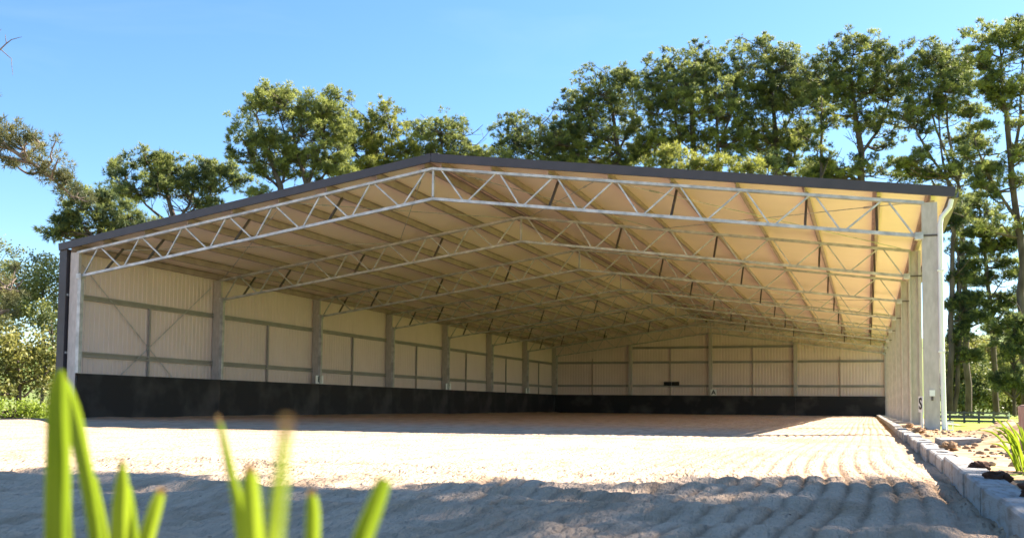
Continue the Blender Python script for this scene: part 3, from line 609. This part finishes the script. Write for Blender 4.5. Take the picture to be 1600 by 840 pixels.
tree('pine_tree', 'multi trunked pine rising behind the right end of the roof with fan of bare stems', 'tree', 78,
     [[(1513, 642, 0.27), (1510, 520, 0.24), (1503, 400, 0.21), (1498, 290, 0.19)], [(1498, 292, 0.14), (1484, 220, 0.10), (1478, 150, 0.06), (1470, 90, 0.03)], [(1496, 285, 0.12), (1462, 200, 0.09), (1448, 130, 0.05), (1445, 80, 0.03)], [(1494, 300, 0.12), (1440, 220, 0.09), (1412, 160, 0.05)], [(1499, 282, 0.12), (1512, 210, 0.08), (1518, 170, 0.04)], [(1484, 300, 0.11), (1470, 230, 0.08), (1464, 160, 0.05)]],
     [(1450, 62, 20, 14), (1480, 82, 26, 16), (1440, 96, 26, 15), (1500, 100, 22, 12), (1470, 118, 38, 12), (1418, 118, 16, 18), (1404, 162, 20, 8), (1466, 152, 34, 8), (1510, 150, 18, 8), (1425, 145, 16, 9), (1500, 128, 20, 8), (1462, 272, 34, 9), (1446, 255, 16, 7), (1500, 330, 20, 12), (1490, 375, 12, 9), (1512, 440, 14, 8)] + scatter(14, 1400, 1530, 130, 310), 12, group=G, grow=1.14, tip=0.45)
tree('pine_tree', 'pine with a thick forked dark trunk standing right of the roof middle', 'tree', 80,
     [[(1380, 640, 0.42), (1352, 400, 0.36), (1346, 290, 0.31), (1346, 240, 0.27), (1336, 180, 0.20), (1328, 120, 0.10), (1335, 70, 0.04)], [(1346, 240, 0.16), (1372, 205, 0.11), (1388, 160, 0.06), (1385, 100, 0.03)], [(1342, 282, 0.12), (1305, 262, 0.08), (1288, 252, 0.05)], [(1334, 170, 0.10), (1305, 130, 0.07), (1292, 90, 0.03)]],
     [(1300, 72, 20, 13), (1340, 60, 22, 13), (1288, 102, 26, 18), (1330, 94, 34, 20), (1376, 78, 22, 18), (1356, 122, 36, 20), (1312, 128, 30, 14), (1386, 122, 20, 18), (1268, 150, 20, 12), (1372, 168, 24, 8), (1290, 252, 26, 7), (1376, 246, 26, 7), (1340, 158, 22, 8), (1395, 200, 16, 6), (1318, 268, 22, 6)] + scatter(8, 1275, 1400, 170, 275), 13, group=G, grow=1.14, tip=0.5)
tree('pine_tree', 'thin pale sparse pine between two big pines over the right roof slope', 'tree', 70,
     [[(1284, 640, 0.16), (1284, 300, 0.13), (1283, 230, 0.10), (1284, 150, 0.03)]],
     [(1285, 185, 17, 20), (1278, 215, 18, 10), (1294, 160, 12, 14), (1290, 235, 14, 6)], 14, leaf='pine_gold', group=G, grow=1.14, tip=0.3, dens=0.7)
tree('pine_tree', 'tall pointed pine with pale limbs over the right half of the roof', 'tree', 84,
     [[(1218, 640, 0.34), (1214, 300, 0.27), (1212, 220, 0.22), (1206, 150, 0.14), (1198, 90, 0.06), (1195, 55, 0.02)], [(1214, 282, 0.14), (1240, 250, 0.10), (1250, 215, 0.06)], [(1210, 215, 0.12), (1182, 185, 0.07)], [(1212, 230, 0.12), (1238, 180, 0.08), (1245, 120, 0.04)]],
     [(1195, 66, 20, 17), (1216, 92, 28, 20), (1180, 108, 26, 20), (1242, 108, 28, 24), (1168, 142, 28, 18), (1228, 148, 38, 20), (1262, 128, 18, 20), (1214, 190, 42, 16), (1178, 188, 24, 10), (1248, 190, 22, 12), (1250, 90, 16, 14), (1206, 128, 26, 14)] + scatter(6, 1160, 1275, 185, 265), 15, group=G, grow=1.14, tip=0.5)
tree('pine_tree', 'broad dense pine with several straight stems above the roof right of the ridge', 'tree', 82,
     [[(1090, 640, 0.40), (1086, 300, 0.32), (1084, 235, 0.26), (1080, 170, 0.17), (1088, 100, 0.06)], [(1120, 300, 0.22), (1122, 230, 0.17), (1118, 150, 0.09), (1120, 90, 0.03)], [(1066, 300, 0.18), (1062, 210, 0.13), (1046, 150, 0.07), (1042, 100, 0.03)], [(1122, 235, 0.12), (1146, 170, 0.08), (1148, 120, 0.03)]],
     [(1044, 98, 30, 22), (1090, 82, 26, 20), (1122, 86, 28, 20), (1060, 126, 38, 18), (1110, 128, 38, 18), (1030, 158, 30, 15), (1082, 162, 40, 15), (1146, 114, 20, 16), (1134, 158, 26, 14), (1020, 125, 16, 14), (1066, 195, 30, 9), (1030, 200, 20, 8), (1140, 205, 20, 8), (1100, 200, 24, 7)] + scatter(6, 1015, 1160, 185, 245), 16, group=G, grow=1.14, tip=0.55)
tree('pine_tree', 'rounded pine stepping down left of the broad pine beyond the ridge', 'tree', 84,
     [[(972, 640, 0.32), (968, 300, 0.27), (966, 235, 0.22), (958, 180, 0.14), (950, 120, 0.05)], [(966, 240, 0.12), (932, 200, 0.08), (912, 165, 0.04)], [(966, 236, 0.12), (990, 190, 0.08), (988, 130, 0.03)]],
     [(936, 128, 30, 20), (916, 158, 26, 18), (966, 148, 34, 22), (986, 112, 16, 14), (900, 184, 20, 12), (950, 194, 46, 14), (930, 226, 34, 7), (962, 108, 18, 12), (990, 180, 22, 12), (1002, 225, 20, 7), (890, 210, 16, 9)] + scatter(5, 890, 1005, 200, 250), 17, group=G, grow=1.14, tip=0.5)
tree('pine_tree', 'low bushy pine at the left end of the right hand row, beside the ridge', 'tree', 86,
     [[(870, 640, 0.28), (868, 300, 0.22), (866, 245, 0.18), (850, 205, 0.09), (830, 180, 0.03)], [(866, 250, 0.10), (820, 235, 0.06), (800, 215, 0.03)], [(866, 246, 0.10), (882, 205, 0.05)]],
     [(815, 192, 28, 17), (800, 222, 22, 14), (850, 206, 32, 20), (838, 236, 40, 9), (884, 172, 16, 14), (790, 200, 12, 10), (876, 200, 18, 16), (892, 240, 20, 8)], 18, group=G, grow=1.14, tip=0.4)
G2 = 'young golden pines close behind the roof'
tree('young_pine', 'young yellow green pine poking over the roof right of the ridge', 'tree', 68, [[(1036, 640, 0.12), (1034, 300, 0.09), (1036, 235, 0.03)]],
     [(1030, 242, 24, 10), (1046, 226, 16, 8), (1012, 250, 16, 8), (1052, 256, 18, 8)], 21, leaf='pine_gold', group=G2, tip=0.6)
tree('young_pine', 'wide yellow green pine top along the roof edge below the broad pine', 'tree', 66, [[(1098, 640, 0.14), (1096, 300, 0.10), (1094, 240, 0.03)], [(1150, 640, 0.12), (1148, 300, 0.08), (1150, 255, 0.03)]],
     [(1090, 248, 28, 12), (1150, 258, 28, 10), (1120, 262, 26, 8), (1182, 262, 20, 8), (1075, 262, 18, 6)], 22, leaf='pine_gold', group=G2, tip=0.65)
tree('young_pine', 'small dark green pine at the roof edge under the pointed pine', 'tree', 68, [[(1196, 640, 0.12), (1195, 300, 0.09), (1196, 240, 0.03)]],
     [(1188, 248, 14, 12), (1206, 240, 14, 10), (1200, 262, 18, 8)], 23, leaf='pine', group=G2, tip=0.6)
# ---- left of the ridge
G3 = 'pines behind the left roof slope'
tree('pine_tree', 'large spreading pine with open lit crown behind the left roof slope', 'tree', 74,
     [[(440, 640, 0.36), (440, 330, 0.28), (438, 290, 0.24), (420, 240, 0.15), (400, 180, 0.06)], [(484, 330, 0.26), (478, 285, 0.20), (462, 230, 0.12), (455, 160, 0.04)], [(480, 290, 0.16), (500, 230, 0.10), (512, 170, 0.04)], [(438, 295, 0.12), (396, 255, 0.07), (378, 215, 0.03)], [(442, 285, 0.12), (448, 220, 0.07), (430, 150, 0.03)], [(486, 300, 0.12), (520, 255, 0.07), (535, 215, 0.03)]],
     [(436, 146, 30, 13), (400, 166, 30, 17), (456, 164, 34, 17), (500, 164, 32, 17), (518, 148, 18, 11), (380, 206, 24, 15), (420, 206, 30, 15), (470, 200, 34, 18), (512, 206, 30, 20), (370, 240, 16, 9), (410, 240, 24, 9), (538, 196, 14, 16), (456, 236, 24, 10), (502, 240, 32, 13), (392, 298, 20, 7), (412, 270, 18, 6), (520, 265, 22, 8)] + scatter(8, 365, 540, 230, 300), 31, group=G3, tip=0.7)
tree('pine_tree', 'gold lit pine leaning on the right side of the large spreading pine', 'tree', 80,
     [[(590, 640, 0.3), (584, 300, 0.22), (580, 250, 0.16), (575, 190, 0.05)], [(584, 280, 0.12), (612, 230, 0.08), (615, 190, 0.03)]],
     [(560, 188, 20, 16), (582, 198, 24, 16), (612, 192, 22, 18), (552, 224, 30, 16), (600, 234, 34, 16), (638, 222, 16, 18), (562, 258, 34, 9), (610, 262, 30, 8)], 32, leaf='pine_gold', group=G3, tip=0.55)
tree('pine_tree', 'dark topped pine just left of the roof ridge', 'tree', 82,
     [[(692, 640, 0.3), (690, 300, 0.2), (690, 230, 0.12), (688, 190, 0.04)], [(690, 250, 0.1), (722, 220, 0.06), (722, 190, 0.03)]],
     [(655, 198, 14, 17), (688, 200, 26, 18), (720, 200, 12, 16), (670, 228, 32, 14), (718, 230, 32, 12), (745, 240, 14, 7), (700, 250, 40, 6), (768, 246, 14, 4)], 33, group=G3, tip=0.6)
tree('pine_tree', 'dark rounded pine with many fine stems above the left roof corner', 'tree', 56,
     [[(268, 640, 0.30), (270, 390, 0.22), (272, 345, 0.18), (262, 305, 0.10), (245, 265, 0.03)], [(272, 352, 0.11), (296, 320, 0.07), (305, 285, 0.03)], [(270, 355, 0.11), (228, 320, 0.06), (205, 290, 0.03)], [(286, 375, 0.12), (300, 330, 0.07), (322, 300, 0.03)]],
     [(240, 248, 26, 11), (192, 268, 28, 14), (258, 272, 36, 16), (222, 298, 36, 13), (300, 268, 24, 15), (322, 292, 20, 15), (290, 302, 28, 10), (330, 270, 14, 9), (350, 268, 18, 8), (315, 325, 18, 7), (182, 300, 20, 9), (372, 282, 16, 5)], 34, group=G3, tip=0.4)
tree('pine_tree', 'lower dark pine spilling left past the front left corner of the roof', 'tree', 50,
     [[(165, 640, 0.24), (168, 430, 0.18), (165, 370, 0.13), (150, 330, 0.05)], [(165, 385, 0.09), (125, 350, 0.05), (105, 330, 0.02)], [(166, 380, 0.09), (195, 345, 0.05)]],
     [(140, 332, 32, 15), (192, 330, 30, 15), (102, 368, 22, 6), (148, 362, 42, 9), (122, 306, 22, 9), (205, 352, 24, 8), (95, 345, 12, 5), (150, 312, 20, 8)], 35, group=G3, tip=0.35)
# ---- near tree at the left edge: only a limb reaches the picture
tree('leaning_pine', 'dull brown green pine bough reaching in from the left edge', 'tree', 27,
     [[(-190, 700, 0.30), (-185, 450, 0.26), (-175, 250, 0.2), (-165, 60, 0.1), (-160, -60, 0.04)], [(-180, 330, 0.12), (-90, 215, 0.09), (0, 220, 0.065), (50, 255, 0.05), (95, 290, 0.03), (118, 312, 0.015)], [(-172, 150, 0.08), (-70, 110, 0.05), (-5, 82, 0.025), (18, 62, 0.012), (34, 58, 0.006)], [(2, 78, 0.014), (18, 92, 0.009), (20, 118, 0.005)], [(10, 68, 0.012), (8, 54, 0.006)], [(-20, 86, 0.012), (2, 45, 0.005)], [(-182, 400, 0.1), (-90, 430, 0.07), (0, 450, 0.04), (30, 455, 0.02)]],
     [(28, 226, 28, 16), (58, 218, 20, 13), (88, 250, 24, 20), (66, 268, 26, 14), (22, 256, 26, 10), (104, 285, 12, 14), (118, 304, 18, 10), (10, 200, 14, 12), (-80, 200, 60, 30), (-120, 120, 60, 40), (-160, 20, 60, 50), (8, 448, 24, 20), (18, 480, 20, 16), (-40, 450, 40, 30), (-10, 240, 24, 16)], 41, leaf='pine_dull', bark='palebark', tuft=0.16, tw=0.022, tip=0.45, clump=0.22, dens=0.75, zbase=-0.6)
# ---- bushland at the left
G4 = 'gum trees and shrubs left of the shed'
def bush(label, D, lobes, seed, leaf, tuft=0.20, tw=0.12, dens=1.3, tip=0.5, clump=0.6, name='gum_tree', cat='tree', foot=None):
    u0 = foot if foot is not None else sum(q[0] for q in lobes) / len(lobes); vmin = min(q[1] for q in lobes)
    return tree(name, label, cat, D, [[(u0, 665, 0.16), (u0 + 3, (665 + vmin) / 2, 0.11), (u0 - 2, vmin, 0.03)]], lobes, seed, leaf=leaf, tuft=tuft, tw=tw, dens=dens, tip=tip, clump=clump, kind='leaf', group=G4, zbase=-0.8)
bush('tall olive gum with domed top beside the front left corner of the shed', 66, [(50, 430, 36, 18), (80, 425, 24, 16), (20, 450, 30, 18), (60, 465, 40, 22), (95, 455, 26, 24), (30, 490, 40, 18), (85, 500, 30, 20), (110, 520, 20, 30)], 51, 'gum', tip=0.65)
bush('dark green bush in the gap beneath the domed gum', 56, [(62, 495, 24, 12), (90, 520, 26, 16), (100, 560, 20, 28), (60, 585, 18, 24), (95, 605, 22, 24)], 52, 'gum', tip=0.1)
bush('pale khaki gum shrub at the left edge below the bough', 48, [(20, 530, 34, 22), (45, 545, 32, 24), (10, 570, 32, 26), (50, 590, 28, 22), (25, 610, 36, 18), (-30, 560, 40, 40), (72, 572, 16, 20)], 53, 'gum_pale', tip=0.5)
bush('low bright lime green shrub along the edge of the sand at far left', 36, [(12, 640, 26, 9), (42, 638, 18, 9), (-20, 640, 30, 12), (60, 648, 10, 6)], 54, 'lime', tuft=0.12, tw=0.07, clump=0.4, name='low_shrub', cat='shrub')
bush('dry reddish shrub between the lime shrub and the shed corner', 38, [(72, 635, 12, 14), (86, 645, 12, 10), (98, 630, 10, 22)], 55, 'pine_dull', tuft=0.12, tw=0.06, clump=0.4, name='low_shrub', cat='shrub', tip=0.8)
bush('big dark gum standing off to the left of the others', 74, [(-60, 430, 60, 50), (-40, 520, 60, 60), (-10, 470, 30, 30)], 56, 'gum', tip=0.4)
# ---- under the pines at the right
G5 = 'trees and bushes right of the shed'
tree('pine_tree', 'dark twin stemmed pine hard against the downpipe', 'tree', 64, [[(1484, 646, 0.22), (1485, 500, 0.19), (1488, 400, 0.15), (1490, 320, 0.08)], [(1490, 646, 0.17), (1500, 520, 0.13), (1498, 430, 0.10), (1492, 340, 0.05)]],
     [(1496, 322, 18, 14), (1486, 350, 14, 10), (1506, 470, 14, 7), (1500, 520, 16, 8), (1494, 555, 14, 7), (1512, 500, 12, 6), (1504, 385, 12, 7)] + scatter(12, 1484, 1528, 320, 560), 61, group=G5, tip=0.25, dens=0.8)
tree('pine_tree', 'slim dark straight pine with sparse drooping tufts right of the shed', 'tree', 66, [[(1557, 648, 0.21), (1553, 560, 0.18), (1546, 470, 0.15), (1538, 390, 0.11), (1530, 325, 0.05)], [(1546, 470, 0.06), (1568, 435, 0.03)], [(1542, 420, 0.06), (1520, 390, 0.03)], [(1548, 500, 0.05), (1575, 520, 0.03)]],
     [(1532, 330, 22, 10), (1552, 366, 26, 8), (1528, 396, 18, 6), (1566, 404, 22, 7), (1556, 432, 22, 7), (1530, 440, 14, 6), (1575, 462, 16, 7), (1532, 492, 16, 6), (1568, 510, 18, 6), (1586, 430, 12, 8)] + scatter(18, 1515, 1600, 325, 520), 62, group=G5, tip=0.25, dens=0.75)
tree('pine_tree', 'small dark leaning pine between the slim pine and the right edge', 'tree', 60, [[(1585, 648, 0.12), (1584, 570, 0.09), (1586, 500, 0.04)]],
     [(1580, 575, 18, 9), (1592, 555, 14, 8), (1568, 588, 12, 6), (1588, 600, 12, 6), (1594, 520, 12, 7)] + scatter(5, 1560, 1600, 500, 610), 63, group=G5, tip=0.15)
def rbush(label, D, lobes, seed, leaf, tip=0.5, name='bush', cat='bush', **k):
    u0 = sum(q[0] for q in lobes) / len(lobes); vmin = min(q[1] for q in lobes)
    return tree(name, label, cat, D, [[(u0, 648, 0.12), (u0 + 2, (648 + vmin) / 2, 0.08), (u0, vmin, 0.02)]], lobes, seed, leaf=leaf, tuft=0.32, tw=0.17, kind='leaf', group=G5, tip=tip, zbase=-0.6, **k)
rbush('sunlit olive bush behind the first trunks right of the shed', 96, [(1500, 575, 20, 22), (1492, 610, 18, 20), (1522, 590, 16, 24), (1508, 625, 20, 14)], 71, 'gum_pale', 0.45)
rbush('dark olive bush in the middle of the trunks right of the shed', 92, [(1535, 600, 18, 22), (1528, 622, 20, 14), (1545, 615, 14, 18)], 72, 'gum', 0.35)
rbush('yellow green bush behind the slim pine', 98, [(1570, 590, 16, 26), (1565, 622, 18, 14), (1592, 600, 18, 26), (1605, 625, 16, 16)], 73, 'gum_pale', 0.6)
rbush('pale bush on the slope far behind the trunks', 120, [(1530, 550, 24, 14), (1560, 558, 24, 12), (1500, 548, 18, 12)], 74, 'gum_pale', 0.6)
# ---- tall trees off to the right whose shade lies over the foreground
G6 = 'shade trees right of the arena'
def shade_tree(px, py, h, seed, label, spots):
    """spots: places on the sand (x, y) that the limbs at height h + c shade"""
    k = 1.0 / math.tan(SUN_EL); sx, sy = math.sin(SUN_AZ) * k, math.cos(SUN_AZ) * k; X, Y = px + sx * h, py + sy * h
    lw = [(a + sx * (h + c), b + sy * (h + c), h + c, r_, rz) for a, b, c, r_, rz in spots]
    tree('shade_pine', label, 'tree', 30, [[(X, Y, 0, 0.30), (X + .2, Y - .1, h * 0.5, 0.24), (X, Y, h - 0.7, 0.16), (X, Y + .1, h + 0.6, 0.05)],
         [(X, Y, h - 1.2, 0.16), (X - 2.5, Y - 0.9, h - 0.5, 0.12), (X - 5.5, Y - 2.4, h - 0.2, 0.08), (X - 8.5, Y - 4.2, h, 0.04)]], lw, seed, world=True, tip=0.4, zbase=0.0, tuft=0.34, tw=0.10, dens=0.8, clump=0.6)
shade_tree(10.2, -15.6, 13.0, 81, 'tall spreading pine out to the right of the arena', [
    (11.0, -14.9, 0, 1.3, 0.5), (10.0, -15.4, 0.2, 1.2, 0.5), (8.9, -15.9, -0.2, 1.2, 0.5), (7.8, -16.3, 0, 1.2, 0.5), (6.6, -16.7, 0.2, 1.2, 0.5), (5.4, -17.2, -0.1, 1.2, 0.5), (4.2, -17.7, 0.1, 1.2, 0.5), (3.0, -18.2, 0.1, 1.2, 0.5), (1.8, -18.6, 0, 1.2, 0.5), (0.6, -19.1, 0, 1.2, 0.5), (4.8, -16.9, 0.3, 1.0, 0.5), (3.4, -17.5, 0.3, 1.0, 0.5), (6.0, -16.3, 0.3, 0.9, 0.5), (9.4, -14.9, .4, 0.8, 0.4), (6.2, -17.5, 0.3, 1.0, 0.5), (6.9, -17.9, 0.1, 0.9, 0.5), (7.4, -17.1, 0.4, 0.8, 0.5),
    (10.4, -16.6, 0.3, 1.2, 0.5), (9.2, -17.2, -0.2, 1.2, 0.5), (8.0, -17.7, 0.2, 1.2, 0.5), (6.8, -18.2, 0.2, 1.2, 0.5), (5.5, -18.6, 0.0, 1.2, 0.5), (4.0, -19.2, 0.0, 1.2, 0.5)])

# ------------------------------------------------------------------ fence on the lawn
fn = thing('rail_fence', 'low dark weathered timber rail fence across the lawn beyond the shed', 'fence', (0, 0, 0))
A, B = at(1462, 655.5, 60), at(1576, 656, 58); gz = lambda p_: float(right_h(np.array(p_[0]), np.array(p_[1])))
for i in range(6):
    q = A + (B - A) * i / 5; z = gz(q); b_ = MB(); b_.box(q[0] - .06, q[0] + .06, q[1] - .06, q[1] + .06, z - .1, z + (0.74 if i < 5 else 0.68)); b_.build('post', M['timber'] if i < 5 else M['white'], fn)
za, zb2 = gz(A), gz(B)
for h_, ht in ((0.66, 0.11), (0.40, 0.17), (0.15, 0.13)):
    b_ = MB(); b_.bar((A[0], A[1] - .08, za + h_), (B[0], B[1] - .08, zb2 + h_ - 0.02), 0.04, ht); b_.build('rail', M['timber'], fn)
# ------------------------------------------------------------------ stake at the right edge
q = at(1611, 700, 9.4); b_ = MB(); b_.box(-0.075, 0.075, -0.06, 0.06, -0.2, 0.48); b_.box(-0.06, 0.06, -0.05, 0.05, 0.48, 0.492)
o = b_.build('timber_stake', M['stake']); o.location = (q[0], q[1], 0.05); o.rotation_euler = (0.02, -0.05, 0.5); tag(o, 'short pinkish timber stake at the right edge of the picture', 'stake')

# ------------------------------------------------------------------ strap leaved plants
def strap_leaf(parent, pts, wid, seed, tip=0, tint=0.5, off=(0, 0, 0), fold=0.75, n=18, face=None):
    """ribbon through world points; wid = half widths; V-shaped section"""
    pts = np.array([np.array(p_, float) - np.array(off) for p_ in pts]); seg = np.linalg.norm(np.diff(pts, axis=0), axis=1); cum = np.concatenate([[0], np.cumsum(seg)])
    ts = np.linspace(0, cum[-1], n); C_ = np.stack([np.interp(ts, cum, pts[:, a]) for a in range(3)], 1); W_ = np.interp(ts, cum, wid)
    for _ in range(3): C_[1:-1] = (C_[:-2] + 2 * C_[1:-1] + C_[2:]) / 4; W_[1:-1] = (W_[:-2] + 2 * W_[1:-1] + W_[2:]) / 4
    v = []; f = []; mi = []; tn = []; ss = [-1, -0.82, -0.5, -0.22, 0, 0, 0.22, 0.5, 0.82, 1]; K = len(ss); rs = np.random.default_rng(seed + 100)
    stre = [0.22, -0.12, 0.08, -0.10, 0, 0.10, -0.05, 0.12, 0.30]; stre = [q + rs.uniform(-0.08, 0.08) for q in stre]
    for i in range(n):
        c = C_[i]; tg = C_[min(i + 1, n - 1)] - C_[max(i - 1, 0)]; tg /= np.linalg.norm(tg) + 1e-9
        fc = np.array(face if face is not None else -_F0); sd_ = np.cross(tg, fc); sd_ /= np.linalg.norm(sd_) + 1e-9; nr = np.cross(sd_, tg)
        for q in ss: v.append(c + sd_ * (W_[i] * q) - nr * (W_[i] * fold * (1 - abs(q)) * (1 + 0.15 * math.sin(i * 0.4 + seed))))
    for i in range(n - 1):
        for q in range(K - 1):
            if q == 4: continue
            a = i * K + q; f.append((a, a + 1, a + K + 1, a + K)); mi.append(1 if tip and i >= n - 1 - tip else 0); tn.append(tint + stre[q] + 0.08 * math.sin(i * 0.3 + q))
    rs = np.random.default_rng(seed); me = fast_mesh('leaf', np.array(v), np.array(f), True, np.clip(np.array(tn), 0, 1))
    me.materials.append(M['blade']); me.materials.append(M['blade_tip']); me.polygons.foreach_set('material_index', mi)
    return link('leaf', me, None, parent)
def fore_plant(label, leaves, D0, uc):
    b = at(uc, 840, D0); root = np.array([b[0], b[1], 0.0]); t = thing('strap_leaf_plant', label, 'plant', tuple(root), 'strap leaved plants in the foreground')
    for i, (D, px, tip, tint) in enumerate(leaves):
        pts = [root + np.array([0.02 * math.sin(i * 2.4), 0.02 * math.cos(i * 2.4), -0.01])]; p0 = at(px[0][0], px[0][1], D); pts.append(root * 0.35 + p0 * 0.65 - np.array([0, 0, 0.03])); wd = [0.006, px[0][2] * D / F_PX * 0.9]
        for u, v, hw in px: pts.append(at(u, v, D)); wd.append(hw * 0.92 * D / F_PX)
        strap_leaf(t, pts, wd, i, tip, tint, off=root, n=80)
fore_plant('clump of broad yellow green strap leaves at the lower left, one leaf folded over', [
    (0.80, [(91, 850, 24), (90, 780, 23), (91, 700, 22), (91, 640, 20), (92, 605, 17), (94, 578, 7)], 0, 0.25),
    (0.84, [(152, 850, 13), (142, 780, 13), (130, 720, 14), (118, 660, 15), (106, 615, 13), (96, 585, 6)], 1, 0.4),
    (0.82, [(188, 850, 18), (189, 800, 17), (191, 755, 13), (191, 712, 2)], 1, 0.75),
    (0.86, [(208, 850, 12), (204, 800, 10), (200, 760, 6)], 0, 0.4),
    (0.83, [(226, 850, 14), (236, 815, 13), (245, 785, 12), (254, 762, 7)], 1, 0.85),
    (0.95, [(106, 850, 10), (104, 790, 9), (102, 740, 7)], 0, 0.6), (0.95, [(166, 850, 8), (158, 800, 7), (148, 745, 4)], 0, 0.6)], 0.82, 150)
fore_plant('clump of narrow strap leaves with dried tan tips at the lower middle left', [
    (0.70, [(386, 850, 14), (374, 790, 10), (362, 745, 8), (350, 690, 7), (340, 648, 3)], 1, 0.5),
    (0.66, [(396, 850, 18), (394, 800, 17), (391, 750, 15), (390, 725, 8)], 1, 0.9),
    (0.38, [(424, 850, 15), (432, 790, 14), (439, 730, 12), (445, 680, 11), (449, 650, 9)], 1, 0.95),
    (0.74, [(488, 850, 13), (489, 815, 13), (489, 785, 12), (486, 763, 6)], 1, 0.7),
    (0.72, [(562, 850, 18), (576, 815, 17), (590, 780, 15), (601, 748, 12)], 0, 0.3),
    (0.80, [(378, 850, 8), (370, 800, 7), (366, 760, 3)], 0, 0.4)], 0.70, 450)
# the clump by the kerb at the right
rp = np.array([10.69, -13.4, 0.08]); t = thing('strap_leaf_plant', 'fountain of narrow yellow green strap leaves beside the kerb at the right edge', 'plant', tuple(rp))
rs = np.random.default_rng(5)
for i in range(46):
    a = rs.uniform(0, 6.28); ln = rs.uniform(0.24, 0.46); sp = rs.uniform(0.15, 0.7); d = np.array([math.cos(a), math.sin(a), 0]); rt = rp + d * rs.uniform(0, 0.09)
    pts = [rt, rt + d * sp * ln * 0.35 + _Z * ln * 0.5, rt + d * sp * ln * 0.75 + _Z * ln * (0.85 - 0.2 * sp), rt + d * sp * ln * 1.15 + _Z * ln * (1.0 - 0.55 * sp)]
    strap_leaf(t, pts, [0.007, 0.009, 0.007, 0.001], i, 0, rs.uniform(0.3, 1.0), off=rp, n=9)
